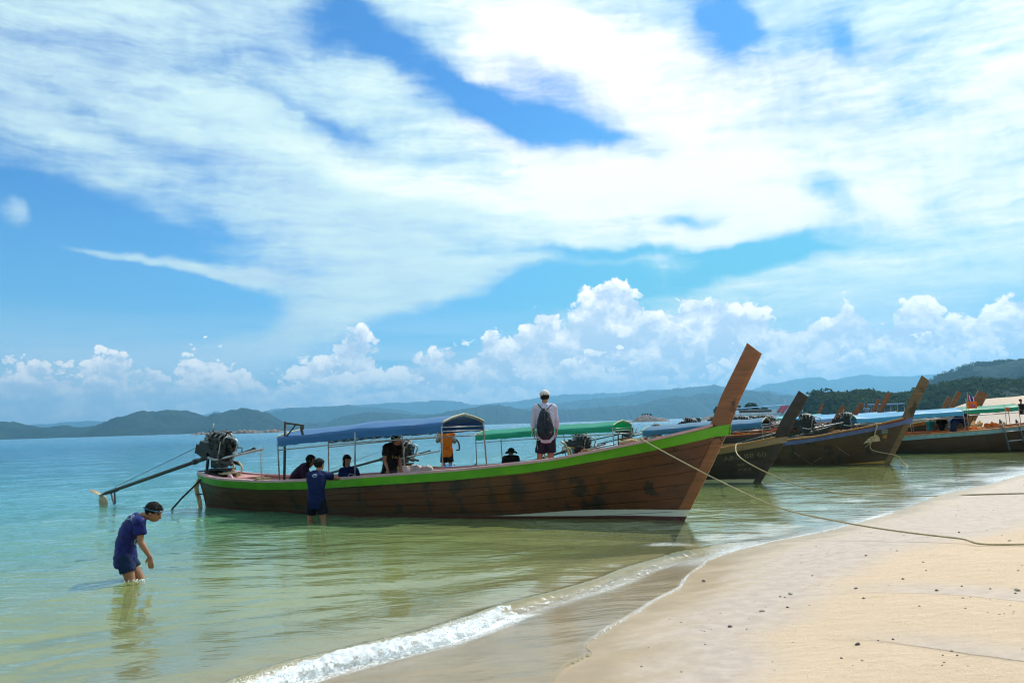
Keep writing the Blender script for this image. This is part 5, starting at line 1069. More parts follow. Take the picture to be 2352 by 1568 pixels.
# people inside the near boat
Y1 = 17.75; B = lambda x, y, dy=0.: J('7', x, y, Y1+dy)
person('person in a dark purple striped shirt, seated and leaning forward behind the standing man', dict(hip=B(70, 880), mid=B(120, 740), chest=B(290, 575), neck=B(340, 560), head=B(372, 478), sl=B(275, 590, .2), sr=B(262, 600, -.18), el=B(330, 760, .2), wl=B(430, 800, .1), er=B(258, 790, -.2), wr=B(400, 830, -.1), hl=B(90, 890, .1), hr=B(90, 890, -.1), kl=B(300, 900, .35), kr=B(300, 900, .15), al=B(200, 960, .45), ar=B(200, 960, .3)), (1, -.15, -.05), skin=SK3, voxel=.011, hair='long', shirt=PUR, sleeve=.75, shorts=DSH, leg=.8, seed=6)
B = lambda x, y, dy=0.: J('7', x, y, 17.3+dy)
kid, _ = person('child with dark hair in a dark blue T-shirt, seated by the canopy pole', dict(hip=B(955, 960), mid=B(955, 820), chest=B(955, 625), neck=B(945, 595), head=B(935, 480), sl=B(855, 640), sr=B(1060, 635), el=B(835, 800, -.05), wl=B(870, 900, -.15), er=B(1120, 790, -.03), wr=B(1150, 880, -.15), hl=B(900, 970), hr=B(1010, 970), kl=B(950, 960, .25), kr=B(1090, 960, .2), al=B(1050, 1010, .3), ar=B(1120, 1010, .3)), (.55, -.8, -.12), skin=SK1, voxel=.011, hair='long', shirt=NAVY2, sleeve=.6, shorts=DSH, seed=8)
ring_print(kid, '7', 995, 720, 17.1, .06, .055, WPR)
B = lambda x, y, dy=0.: J('8', x, y, 16.75+dy)
wom, _ = person('person in black T-shirt standing stooped under the blue canopy with arms hanging', dict(hip=B(425, 1110), mid=B(450, 850, .03), chest=B(500, 480, .0), neck=B(545, 430), head=B(595, 340), sl=B(370, 500, -.10), sr=B(640, 520, .10), el=B(325, 790, -.14), wl=B(398, 1000, -.18), dl=Vector((.05, 0, -1)), er=B(665, 850, .06), wr=B(712, 1060, .0), dr=Vector((.1, 0, -1)), hl=B(330, 1130), hr=B(520, 1130), kl=B(340, 1380, .1), kr=B(510, 1380, .1), al=B(350, 1500, .4), ar=B(500, 1500, .4)), (.9, -.35, .0), skin=SK1, voxel=.010, hair='short', shirt=BLK, sleeve=.62, shorts=GRY, leg=.7, loose=1.6, shirt_low=.05, seed=11)
YPR = mat('yellow_print', (.55, .40, .10), (.45, .3, .08), 20, .7, 0)
print_on(wom, '8', 585, 715, 16.6, 'iwi', .125, YPR, -.05, sx=1.3)
B = lambda x, y, dy=0.: J('8', x, y, 25.8+dy)
org, _ = person('person in orange vest and black shorts standing on the green canopied boat', dict(hip=B(1722, 600), mid=B(1715, 440), chest=B(1705, 195), neck=B(1705, 150), head=B(1705, 80), sl=B(1565, 215), sr=B(1850, 215), el=B(1505, 375, .12), wl=B(1590, 180, .25), er=B(1900, 390, .12), wr=B(1820, 180, .25), hl=B(1660, 620), hr=B(1785, 620), kl=B(1650, 860), kr=B(1800, 850), al=B(1605, 1130), ar=B(1820, 1130)), (0, 1, 0), skin=SK1, voxel=.013, hair='short', shirt=ORG, sleeve=.05, shorts=BLK, leg=.9, loose=1.7, shirt_low=.08, face_detail=False, seed=12, sc=1.1)
for a_, b_ in (('1570, 225', (1512, 370)), ('1845, 225', (1893, 380))):
    a_ = tuple(int(q) for q in a_.split(',')); MB().tube([J('8', *a_, 25.78)-org.location, J('8', *b_, 25.9)-org.location], [.085, .075], 10).obj('sleeve', GRY2, org)
print_on(org, '8', 1660, 500, 25.5, 'nterested', .075, BLK, -.03); print_on(org, '8', 1690, 545, 25.5, 'kid y', .06, BLK, -.03)
B = lambda x, y, dy=0.: J('3', x, y, 24.3+dy)
hat, hh = person('person in black with a floppy hat seated under the green canopy', dict(hip=B(1185, 1180), mid=B(1185, 1110), chest=B(1190, 1010), neck=B(1190, 985), head=B(1192, 945), sl=B(1105, 1020), sr=B(1270, 1015), el=B(1085, 1120), wl=B(1150, 1160, -.2), er=B(1285, 1115), wr=B(1230, 1160, -.2), hl=B(1160, 1185), hr=B(1215, 1185), kl=B(1150, 1180, -.4), kr=B(1220, 1180, -.4), al=B(1150, 1300, -.4), ar=B(1220, 1300, -.4)), (-.8, -.6, 0), skin=SK3, voxel=.013, hair=None, shirt=BLK, sleeve=.95, shorts=BLK, face_detail=False, seed=13)
H, R, k = hh; mb = MB(); mb.ell(H+R @ Vector((0, 0, .06)), (.10, .11, .085), R); rows = []
for q, dz in ((.09, .045), (.15, .02), (.19, -.012)): rows.append([H+R @ Vector((cos(a)*q, sin(a)*q, dz+.02*sin(3*a)*q/.19)) for a in np.linspace(0, 2*pi, 25)])
mb.sheet(rows, True, .006); mb.obj('hat', BLK, hat)
# man with the rucksack on the fore deck
B = lambda x, y, dy=0.: J('6', x, y, 15.55+dy)
mk, hm = person('man in white cap and pale lavender shirt standing, back turned, on the near boat', dict(hip=B(615, 960), mid=B(610, 720), chest=B(595, 410), neck=B(595, 330), head=B(596, 225, .02), sl=B(445, 425), sr=B(745, 425), el=B(392, 660, .03), wl=B(385, 860, .02), dl=Vector((.12, .05, -1)), er=B(800, 650, .03), wr=B(812, 840, .12), hl=B(545, 990), hr=B(700, 985), kl=B(500, 1330), kr=B(712, 1320), al=B(495, 1600, .05), ar=B(715, 1585, .05)), (0, 1, .05), skin=SK1, voxel=.009, sc=1.03, hair='short', shirt=LAV, sleeve=.72, shorts=AUB, leg=.78, loose=1.5, shirt_low=.02, long_sleeve=True, seed=15)
H, R, k = hm; CAP = fab('white_cotton_cap', (.66, .58, .55), (.55, .48, .46)); bm = bmesh.new(); ballv(bm, H+R @ Vector((0, -.015, .055))*k, (.098*k, .112*k, .088*k), R)
for q in list(bm.verts):
    p = R.transposed() @ (q.co-H)
    if p.z < .018: q.co = H+R @ Vector((p.x, p.y, .018))
co = remesh(bm, .008, 'cap', CAP, mk, 1)
bm = bmesh.new(); frustum(bm, [(H+R @ Vector((0, .09, .035)), .075, .008, rt_ := R @ Vector((1, 0, 0))), (H+R @ Vector((0, .19, .020)), .06, .006, rt_)], 14); remesh(bm, .006, 'cap_peak', CAP, mk, 1)
MB().ell(H+R @ Vector((0, -.110, .030))*k, (.042, .020, .026), R).obj('cap_opening', HAIR, mk)
MB().tube([B(385, 870)-mk.location+Vector((cos(a)*.032, sin(a)*.032, 0)) for a in np.linspace(0, 6.28, 12)], .007, 5).obj('bracelet', BLK, mk)
# his rucksack
PK = fab('black_nylon', (.008, .013, .022), (.014, .022, .034), .5)
rk = thing('rucksack', 'dark blue and black rucksack worn on the back of the man in the white cap', 'rucksack', B(600, 700, -.2))
o0 = rk.location; bm = bmesh.new(); frustum(bm, [(B(625, 985, -.15)-o0, .09, .06, (1, 0, 0)), (B(620, 920, -.18)-o0, .155, .10, (1, 0, 0)), (B(605, 800, -.19)-o0, .165, .115, (1, 0, 0)), (B(592, 640, -.18)-o0, .135, .10, (1, 0, 0)), (B(588, 520, -.16)-o0, .095, .075, (1, 0, 0)), (B(585, 440, -.13)-o0, .035, .04, (1, 0, 0))], 18); remesh(bm, .010, 'bag', PK, rk, 4, .008, 3)
for p, q in (((470, 350), (560, 460)), ((722, 362), (625, 460))): MB().sheet([[B(p[0]+dx+(q[0]-p[0])*t, p[1]+(q[1]-p[1])*t, -.125-.035*sin(t*3)) - o0 for t in np.linspace(0, 1, 8)] for dx in (-11, 11)], True, .006).obj('shoulder_strap', PK, rk)
bm = bmesh.new(); ballv(bm, B(530, 800, -.29)-o0, (.06, .03, .11)); ballv(bm, B(665, 860, -.28)-o0, (.06, .03, .10)); remesh(bm, .009, 'pocket', PK, rk, 2, .004, 5)
for (x, y) in ((655, 630), (705, 875)): MB().box(B(x, y, -.305)-o0, (.034, .008, .045)).obj('patch', fab('tan_patch', (.20, .12, .06)), rk)
for xx in (545, 590, 690): MB().tube([B(xx, 520, -.255)-o0, B(xx, 640, -.30)-o0, B(xx-8, 780, -.325)-o0], .004, 4).obj('cord', GRY, rk)
# rolled mat in his hand
mb = MB(); Rr = []
for t in np.linspace(0, 2*pi*2.6, 60): r_ = .022+.0085*t/(1.6); Rr.append((cos(t)*r_, sin(t)*r_*1.25))
c0 = B(455, 925, -.06); rows = [[Vector((a, dy, b)) for a, b in Rr] for dy in (-.04, .14)]; mb.sheet(rows, True, .005); ro = mb.obj('rolled_strap', fab('pale_green_foam', (.55, .68, .58), (.6, .5, .5)), None); ro.location = c0; tagm(ro, 'pale green rolled strap in the left hand of the man in cap', 'rolled strap')
mb = MB(); mb.tube([B(440, 1030, -.1)-c0, B(450, 1100, -.1)-c0, B(470, 1190, -.1)-c0], .008, 5); mb.obj('loose_tail', fab('green_webbing', (.12, .45, .2)), ro)
# heads showing over gunwales, and the people among the moored boats
def head_only(lb, p, face, skin, shirt, sc=.95, sit=True, **kw):
    p = Vector(p); f = Vector(face).normalized(); s = Vector((f.y, -f.x, 0)).normalized(); D = Vector((0, 0, -1)); c = p+D*.26
    return person(lb, dict(hip=c+D*.50, mid=c+D*.25, chest=c, neck=c+Vector((0, 0, .08)), head=p, sl=c-s*.18, sr=c+s*.18, el=c-s*.22+D*.27, wl=c-s*.1+D*.4+f*.2, er=c+s*.22+D*.27, wr=c+s*.1+D*.4+f*.2, hl=c-s*.09+D*.52, hr=c+s*.09+D*.52, kl=c-s*.12+D*.5+f*.42, kr=c+s*.12+D*.5+f*.42, al=c-s*.12+D*.92+f*.45, ar=c+s*.12+D*.92+f*.45), face, skin=skin, voxel=.014, sc=sc, shirt=shirt, shorts=DSH, **kw)
head_only('dark haired head low behind the pink gunwale beside the brass rails', J('6', 1248, 1235, 16.0), (.9, -.4, .1), SK1, BLK, seed=17, face_detail=True)
head_only('person seated under the petrol blue canopy, only the dark head showing over the green strake', AY(1530, 1006, 31), (.4, -.9, 0), SK3, BLK, face_detail=False)
head_only('person in teal sitting among the far boats left of the bending figure', J('c', 735, 470, 41), (-.8, -.5, -.3), SK3, TEAL, face_detail=False)
head_only('person in dark clothes sitting beside the one in teal', J('c', 925, 445, 40), (-.6, -.7, -.3), SK3, BLK, face_detail=False)
head_only('person in pale blue sitting under the sky blue canopy behind the bending figure', J('c', 1080, 415, 42), (.6, -.7, -.3), SK3, LBL, face_detail=False)
head_only('person sitting on the sandbank end of the fleet, head above the light blue canopy', J('c', 2296, 185, 52), (.2, -1, 0), SK3, BLK, face_detail=False)
head_only('person in a white shirt sitting among the far engines', AY(1990, 931, 62), (-.2, -1, 0), SK3, LBL, face_detail=False)
B = lambda x, y, dy=0.: J('c', x, y, 34.0+dy)
person('person in navy bending double over the pale teal trimmed boat', dict(hip=B(1150, 560), mid=B(1195, 500), chest=B(1290, 500), neck=B(1315, 480), head=B(1345, 455), sl=B(1290, 510, .16), sr=B(1300, 510, -.16), el=B(1345, 600, .14), wl=B(1370, 690, .1), er=B(1350, 610, -.15), wr=B(1385, 700, -.12), hl=B(1140, 570, .09), hr=B(1140, 570, -.09), kl=B(1150, 730, .09), kr=B(1130, 730, -.09), al=B(1140, 890, .09), ar=B(1125, 890, -.09)), (1, 0, -.6), (.6, 0, 1), skin=SK3, voxel=.016, sc=1.08, hair='short', shirt=NAVY2, sleeve=.98, shorts=fab('navy_trousers', (.012, .02, .05)), leg=1.1, face_detail=False, loose=1.8, seed=19)
# ------------------------------------------------------------------ fittings and loose gear
MB().sheet([[(x, s_*(halfw(x, .62)-.08), .66) for x in np.linspace(-3.6, -1.5, 8)] for s_ in (-1, 1)], False, .035).obj('floor_board', M['pink'], BA)
def local_place(b): return b.matrix_world
# dark davit beside the canopy, stern prop pole and hanging hoses
q = Vector((-.90, 0, -.16)); mb = MB(); mb.tube([Vector((-8.45, -.80, .72))+q, Vector((-8.42, -.80, 2.00))+q], .028, 8); mb.tube([Vector((-8.42, -.80, 1.965))+q, Vector((-7.93, -.80, 1.96))+q], .022, 8); mb.tube([Vector((-8.40, -.80, 1.50))+q, Vector((-8.0, -.80, 1.93))+q], .014, 7); mb.tube(bez([Vector((-7.95, -.80, 1.95))+q, Vector((-8.02, -.80, 1.75))+q, Vector((-7.95, -.80, 1.55))+q], 5), .028, 7); mb.obj('davit', M['dark_steel'], BC)
mb = MB(); mb.tube([(-8.45, -.80, .72), (-8.42, -.80, 2.00)], .028, 8); mb.tube([(-8.42, -.80, 1.965), (-7.93, -.80, 1.90)], .022, 8); mb.tube([(-8.40, -.80, 1.66), (-8.12, -.80, 1.93)], .016, 7); mb.box((-7.95, -.80, 1.86), (.07, .05, .10)); mb.bar((-7.98, -.80, 1.84), (-7.93, -.78, 1.66), .035, .05); mb.obj('davit', M['dark_steel'], BA)
mb = MB(); mb.tube([(-11.35, -.42, .72), (-11.75, -.62, .30), (-12.05, -.75, -.05), (-12.2, -.8, -.35)], .022, 8); mb.obj('pole', M['black'], BA)
for dy in (-.10, -.03): MB().tube(bez([(-11.66, dy-.12, .72), (-11.74, dy-.14, .5), (-11.68, dy-.1, .2), (-11.62, dy-.08, -.2)], 6), .026, 8).obj('hose', M['hose'], BA)
MB().tube([(-11.70+.07*cos(a), -.16+.09*sin(a), .35) for a in np.linspace(0, 6.28, 12)], .012, 5).obj('hose_tie', M['black'], BA)
MB().sheet([[(-11.6+.06*k, y, .80+.10*math.exp(-((k-2)/5)**2)) for k in range(16)] for y in (-.30, -.1, .1, .30)], True, .02).obj('engine_mat', M['black'], BA)
MB().tube(bez([(-10.55, -.35, .62), (-10.5, -.38, .78), (-10.4, -.42, .80), (-10.2, -.5, .60)], 8), .035, 9).obj('tiller_rest', M['pink'], BA)
def rope_coil(name, c, n, rx, ry, r, seed, label, group=None, m=None):
    q = random.Random(seed); pts = []
    for i in range(n*9): a = i/9*2*pi; k = 1-.5*i/(n*9); pts.append((cos(a)*rx*k*q.uniform(.8, 1.15), sin(a)*ry*k*q.uniform(.8, 1.15), r+q.uniform(0, .06)+.008*i/9))
    o = MB().tube(bez(pts, 3), r, 6).obj(name, m or M['rope']); o.location = c; tagm(o, label, 'rope', group); return o
rope_coil('rope_coil', place(BA, -10.75, -.15, .78), 3, .26, .16, .012, 3, 'coil of beige rope on the pink stern deck beside the engine')
rope_coil('rope_coil', place(BA, -9.1, -.78, .72), 3, .20, .05, .010, 5, 'loops of pale rope on the pink gunwale behind the dark davit')
rope_coil('rope_coil', place(BA, -.85, -.28, 1.36), 3, .22, .08, .016, 8, 'loops of mooring rope heaped on the bow of the nearest boat')
def on_hull(b, x, v, off=.02):
    u = (x+11.62)/12.32; return hull_pt(u, v, off, -1)
# mooring lines
def mooring(pts, r, label, n=14, twist=True):
    P = bez(pts, n); o = MB().tube(P, r, 7).obj('mooring_rope', M['rope']); tagm(o, label, 'rope', 'mooring lines to the beach'); return o
a0 = place(BA, -.50, -(beam(-.5)+.075), shz(-.5)+.03)
def gh(vx, vy, h, sea=False):
    "the point seen there that hangs h above the ground (or the sea)"
    p = G(vx, vy, h)
    for _ in range(12): p = G(vx, vy, (0 if sea else max(gz(p.x, p.y), 0))*.7+.3*(p.z-h)+h)
    return p
e2 = Vector((8.9, 9.0, 0)); e2.z = gz(8.9, 9.0)+.015; e3 = Vector((12.5, 8.2, 0)); e3.z = gz(12.5, 8.2)+.015
mooring([place(BA, -.75, -.10, shz(-.7)+.05), place(BA, -.55, -(beam(-.5)-.06), shz(-.5)+.07), a0, G(1571, 1062, 1.10), G(1681, 1118, .76), G(1790, 1166, .50), G(1920, 1196, .36), gh(2050, 1218, .13), gh(2200, 1236, .055), gh(2340, 1250, .02), e2, e3], .011, 'long beige mooring rope from the nearest bow sagging across the beach', 12)
gb = lambda x, dz=.03: Vector((x, -(beam(x)+.05), shz(x)+dz))
mooring([place(BB, -.3, 0, shz(-.3)+.06), place(BB, *gb(-.35)), G(1702, 1052, .86), G(1790, 1098, .40), G(1860, 1121, .17), G(1930, 1132, .04), G(1990, 1135, .0), G(2080, 1139, .0), gh(2160, 1139, .012), gh(2230, 1136, .012), gh(2352, 1133, .012), gh(2600, 1130, .012)], .014, 'thin mooring rope from the dark lettered boat, lying in water and on sand', 10)
mooring([place(BC, -.3, .05, shz(-.3)+.06), place(BC, *gb(-.22, .05)), place(BC, *(on_hull(BC, -.05, .80, .07))), place(BC, *(on_hull(BC, .05, .55, .07))), G(2060, 1046, .34), G(2072, 1060, .12), G(2090, 1072, -.01), G(2106, 1079, -.06)], .014, 'mooring rope hanging from the blue trimmed bow into the water', 10)
# painted emblem, knot and scratches on the blue trimmed boat
def decal(b, name, pts2, m, off=.006):
    mb = MB(); mb.add([on_hull(b, x, v, off) for x, v in pts2], [tuple(range(len(pts2)))]); return mb.obj(name, m, b)
decal(BC, 'emblem', [(-.30, .68), (.22, .68), (.12, .76), (-.04, .82), (-.20, .76)], mat('emblem_cream', (.55, .45, .25), (.45, .22, .05), 9, .6, 0), .012)
decal(BC, 'emblem_flag', [(.08, .90), (.30, .87), (.33, .80), (.16, .80)], mat('emblem_grey_blue', (.14, .18, .17), (.10, .13, .13), 9, .6, 0), .014)
decal(BC, 'emblem_stripe', [(.24, .73), (.38, .70), (.36, .77), (.24, .78)], mat('emblem_orange', (.38, .16, .02), (.25, .1, .02), 9, .6, 0), .010)
for q in range(3): decal(BC, 'emblem_band', [(-.27+.05*q, .69+.04*q), (.19-.05*q, .69+.04*q), (.17-.05*q, .705+.04*q), (-.25+.05*q, .705+.04*q)], mat('band_white', (.6, .58, .5), (.5, .48, .4), 9, .6, 0), .018)
MB().ell(on_hull(BC, -.02, .72, .05), (.07, .04, .07)).obj('rope_knot', M['rope'], BC)
MB().tube([on_hull(BC, -.08, .98, .06), on_hull(BC, -.06, .85, .05), on_hull(BC, -.02, .72, .06), on_hull(BC, -.18, .60, .03)], .015, 6).obj('knot_line', M['rope'], BC)
SCR = mat('pale_scratch', (.26, .19, .14), (.2, .14, .1), 9, .7, 0)
for (x1, v1, x2, v2) in ((-2.5, .68, -1.75, .36), (-1.2, .72, -.6, .48), (-1.75, .38, -1.5, .50)): MB().tube([on_hull(BC, x1, v1, .004), on_hull(BC, x2, v2, .004)], .010, 4).obj('scratch', SCR, BC)
# lettering carved and chalked on the dark boat
LET = mat('faded_letter_paint', (.17, .145, .09), (.10, .085, .055), 12, .8, 0)
def hull_text(b, s, size, x, z, m, rot=0., sx=1.):
    o = text_mesh(s, size, m, b, Matrix.Identity(4)); 
    for v in o.data.vertices:
        px, pz = v.co.x*sx, v.co.y; X = x+px*cos(rot)-pz*sin(rot); Z = z+px*sin(rot)+pz*cos(rot)
        u = (X-(-11.55))/(stem_x(Z)-.20+11.55); xt = -11.62+u*12.32; vv = (Z-KEEL)/(shz(xt)-KEEL); q = hull_pt(u, vv, .004+(.001 if v.co.z > 0 else 0), -1); v.co = (X, q.y, Z)
    return o
hull_text(BB, 'ARC BB 60', .20, -.18, 1.09, LET, .12, 1.15); hull_text(BB, '059', .12, -.30, .84, LET, .05); hull_text(BB, 'ADRA', .11, -.22, .69, LET, .08, 1.2)
# gear
def lump(name, label, cat, p, r, m, seed, group=None, n=7):
    q = random.Random(seed); bm = bmesh.new()
    for k in range(n): ballv(bm, (q.uniform(-1, 1)*r[0]*.6, q.uniform(-1, 1)*r[1]*.6, q.uniform(0, .6)*r[2]), (r[0]*q.uniform(.3, .5), r[1]*q.uniform(.35, .55), r[2]*q.uniform(.4, .6)), Euler((q.random()*2, q.random()*2, q.random()*3)).to_matrix())
    o = remesh(bm, max(min(r)*.12, .012), name, m, None, 1, min(r)*.12, seed); o.location = p; tagm(o, label, cat, group); return o
LJO = fab('orange_life_jacket_cloth', (.68, .14, .02), (.55, .10, .015)); LJP = fab('faded_life_jacket_cloth', (.70, .38, .18), (.6, .3, .14)); LJY = fab('lime_life_jacket_cloth', (.50, .62, .03), (.42, .52, .03)); WHC = fab('white_cloth', (.72, .68, .66), (.62, .56, .56))
lump('life_jacket', 'orange life jacket lying in the teal trimmed boat left of the bending figure', 'life jacket', J('c', 850, 775, 34.2), (.30, .2, .14), LJO, 1, 'life jackets in the boats')
lump('life_jacket', 'orange life jacket right of the bending figure in the teal trimmed boat', 'life jacket', J('c', 1480, 705, 34.0), (.30, .2, .14), LJO, 2, 'life jackets in the boats')
lump('life_jacket', 'faded peach life jacket beside the orange one, right of the bending figure', 'life jacket', J('c', 1600, 690, 34.0), (.24, .2, .08), LJP, 3, 'life jackets in the boats')
lump('life_jacket', 'bright orange life jacket in the boat under the green canopy', 'life jacket', J('c', 1740, 480, 38.5)-Vector((0, 0, .42)), (.45, .25, .13), LJO, 4, 'life jackets in the boats')
lump('life_jacket', 'flat peach life jacket lying right of the bright orange one under the green canopy', 'life jacket', J('c', 1900, 470, 38.5)-Vector((0, 0, .42)), (.40, .25, .08), LJP, 5, 'life jackets in the boats')
lump('life_jacket', 'peach life jacket hanging over the rail behind the bending figure', 'life jacket', J('c', 1520, 560, 36)-Vector((0, 0, .15)), (.45, .2, .10), LJP, 6, 'life jackets in the boats')
for k, x in enumerate((-2.4, -1.95, -1.5, -1.05)): lump('life_jacket', ('lime yellow life jacket heaped aft of the others on the dark boat bow', 'lime yellow life jacket with black straps, second in the heap on the dark boat', 'lime yellow life jacket, third in the heap on the dark boat', 'lime yellow life jacket nearest the dark prow')[k], 'life jacket', place(BB, x, -.25, 1.32+.10*k), (.30, .22, .13), LJY, 7+k, 'lime life jackets on the dark boat')
lump('folded_sheet', 'white patterned sheet folded on the rail beside the stooping person', 'sheet', place(BA, -5.85, .35, .80), (.55, .3, .07), WHC, 17)
lump('equipment_heap', 'dark gear heaped on the bow of the nearest boat', 'gear', place(BA, -.9, .15, 1.30), (.4, .2, .07), fab('brown_gear', (.12, .06, .04)), 18)
# blue fuel can
p = J('8', 1765, 960, 24.9); e = thing('fuel_can', 'blue plastic fuel can standing below the person in the orange vest', 'fuel can', p-Vector((0, 0, .1)), .2); BLP = mat('blue_plastic', (.02, .14, .42), (.02, .11, .34), 5, .4, .1)
bm = bmesh.new(); frustum(bm, [((0, 0, -.06), .25, .13, (1, 0, 0)), ((0, 0, .10), .245, .125, (1, 0, 0)), ((0, 0, .16), .17, .09, (1, 0, 0))], 20); remesh(bm, .012, 'can_body', BLP, e, 1); MB().tube(bez([(-.12, 0, .15), (-.08, 0, .20), (.04, 0, .20), (.08, 0, .15)], 5), .014, 7).obj('handle', BLP, e); MB().tube([(.15, 0, .12), (.18, 0, .19)], .025, 9).obj('cap', M['black'], e)
mb = MB(); a, b = J('3', 640, 1150, 24.8), J('3', 735, 1095, 24.8); mb.bar(a, b, .45, .04); tagm(mb.obj('hatch_board', mat('green_board_paint', (.02, .22, .15), (.02, .17, .12), 5, .5, .2)), 'green painted board propped beyond the pink gunwale', 'board')
# hand pump / tiller loop carried by the person in the orange vest
o = MB().tube(bez([J('8', 1915, 300, 25.9), J('8', 1985, 400, 25.9), J('8', 2000, 540, 25.9), J('8', 1930, 560, 25.9)], 8), .028, 8).obj('snorkel_tube', M['black']); tagm(o, 'curved black tube held beside the person in the orange vest', 'tube')
# gold tubular chair frames right of the man in the cap
for k, pts in enumerate(([(890, 1045), (965, 1085), (1010, 1180), (1055, 1330)], [(1020, 1150), (1070, 1200), (1105, 1320)], [(575, 1240), (605, 1320), (630, 1380)], [(615, 1215), (660, 1280), (655, 1340)])):
    o = MB().tube(bez([J('6', x, y, 17.5+.05*k) for x, y in pts], 6), .022, 8).obj('boarding_rail', M['brass']); tagm(o, ('curved brass rail of a ladder right of the man in the cap', 'shorter brass rail beside the curved one', 'thin pale rail seen between the legs of the man in the cap', 'looped pale rail just right of the one between his legs')[k], 'rail')
# black ladder hooked on the pale teal trimmed boat
e = thing('boarding_ladder', 'dark boarding ladder leaning on the hull at the right edge', 'ladder', G(2306, 1035, 0)); o0 = e.location
for xx, x2 in ((1945, 2110), (2225, 2400)):
    mb = MB(); mb.tube([J('c', xx-5, 560, 34.4)-o0, J('c', xx-5, 510, 34.1)-o0, J('c', xx+25, 540, 33.3)-o0, J('c', x2, 1040, 32.4)-o0], .035, 8); mb.obj('ladder_rail', M['dark_steel'], e)
for yy, x1, x2 in ((720, 2030, 2290), (880, 2080, 2340)): MB().tube([J('c', x1-10, yy, 33.0)-o0, J('c', x2+20, yy-30, 33.0)-o0], .025, 7).obj('rung', M['steel'], e)
# orange pennants and small striped flag on poles
ORF = fab('orange_flag_cloth', (.80, .17, .012), (.72, .14, .01)); PUR2 = mat('purple_print', (.12, .08, .38), (.09, .06, .3), 12, .7, 0); WHF = fab('white_flag_cloth', (.75, .75, .75)); REF = fab('red_flag_cloth', (.5, .03, .04)); BLF = fab('blue_flag_cloth', (.03, .04, .25))
def pennant(x, y, w, h, Y, label, pole):
    p = J('c', x, y, Y); e = thing('pennant', label, 'flag', p); s = Y*1/(FPX*4)/4.308; W_, H_ = w*s, h*s
    n = 9; rows = [[Vector((W_*(i/(n-1)), .02*sin(i*1.1), -H_*j/3)) for i in range(n)] for j in range(4)]; MB().sheet(rows, True, .004).obj('cloth', ORF, e)
    pts = []
    for t in np.linspace(0, 1, 22): pts.append((W_*(.16+.68*t), -.02, -H_*(.62-.18*sin(t*6.2+.4))))
    MB().tube(pts, .012*W_/.4, 5).obj('wave_print', PUR2, e); MB().tube([(W_*(.62+.13*cos(a)), -.02, -H_*(.42+.16*sin(a))) for a in np.linspace(0, 5, 14)], .009*W_/.4, 5).obj('curl_print', PUR2, e)
    MB().tube([(W_*.2, -.02, -H_*.82), (W_*.8, -.02, -H_*.82)], .006*W_/.4, 4).obj('line_print', PUR2, e)
    MB().tube([(-.012, .01, .12), (-.005, .01, -pole)], .014, 6).obj('pole', M['steel'], e)
pennant(1362, 200, 175, 118, 33.6, 'square orange flag with a purple wave on the pole between sky blue and green canopies', 1.2)
pennant(2030, 300, 82, 66, 37.6, 'smaller orange flag with a purple wave under the end of the green canopy', .9)
p = J('c', 1372, 60, 36); e = thing('striped_flag', 'small red, white and blue striped flag drooping above the orange flag', 'flag', p); s = 36/(FPX*4)/4.308
MB().tube([(0, 0, .05), (.02, 0, -1.1)], .010, 6).obj('pole', M['steel'], e)
for k, m_ in enumerate((REF, WHF, BLF, BLF, WHF, REF)): MB().sheet([[Vector((.03+.06*j/3*1.+(k+q)*.045, .03*sin(j+k), -.05-.42*j/3-(k+q)*.02)) for j in range(4)] for q in (0, 1)], True, .004).obj('stripe', m_, e)
# white fast boat at anchor beyond the fleet
def fast_boat():
    p = AY(1640, 962, 235); e = thing('speedboat', 'white speedboat with dark red stripe and blue roof anchored beyond the fleet', 'boat', (p.x, p.y, 0)); L = 23.5
    WH = mat('white_gelcoat', (.68, .72, .74), (.6, .63, .66), 1, .3, .05); AQ = mat('aqua_hull_paint', (.22, .45, .40), (.18, .38, .36), 1, .4, .05)
    def sec(u, z): b = 2.3*min(1, (1-u)*3.2)**.6*(.62+.38*z); return b
    for nm, z0, z1, m_ in (('lower_hull', -.3, .95, AQ), ('red_stripe', .96, 1.35, M['red_paint']), ('topsides', 1.36, 2.25, WH)):
        mb = MB()
        for s_ in (-1, 1):
            rows = [[Vector((L*u+(z-.5)*1.2*u, s_*sec(u, z/2.3), z+.5*u*u*(z > .9))) for u in np.linspace(0, 1, 24)] for z in (z0, z1)]; mb.sheet(rows if s_ < 0 else rows[::-1], True)
        mb.obj(nm, m_, e)
    MB().sheet([[Vector((L*u, s_*2.2*min(1, (1-u)*3.2)**.6, 2.2+.4*u*u)) for u in np.linspace(0, 1, 14)] for s_ in (-1, 1)], True, .1).obj('deck', WH, e)
    MB().box((L*.52, 0, 3.0), (L*.46, 3.4, 1.3)).obj('cabin', WH, e); MB().box((L*.50, 0, 3.2), (L*.40, 3.5, .7)).obj('cabin_window', mat('dark_glass', (.03, .04, .05), (.05, .06, .07), 1, .1, 0), e)
    MB().sheet([[Vector((L*.27, y, 4.0+.12*(1-(y/2)**2))), Vector((L*.88, y, 4.7+.12*(1-(y/2)**2)))] for y in np.linspace(-2, 2, 7)], True, .12).obj('roof', M['tarp_light'], e)
    for s_ in (-1, 1): MB().sheet([[Vector((L*.80, s_*1.9, 2.4)), Vector((L*.84, s_*1.9, 2.4))], [Vector((L*.87, s_*1.9, 4.6)), Vector((L*.93, s_*1.9, 4.6))]], False, .08).obj('red_arch', mat('pink_red_paint', (.55, .10, .14), (.5, .09, .12), 1, .4, 0), e)
    MB().tube([(L*.90, 0, 4.7), (L*.90, 0, 6.4)], .06, 6).obj('mast', WH, e)
fast_boat()
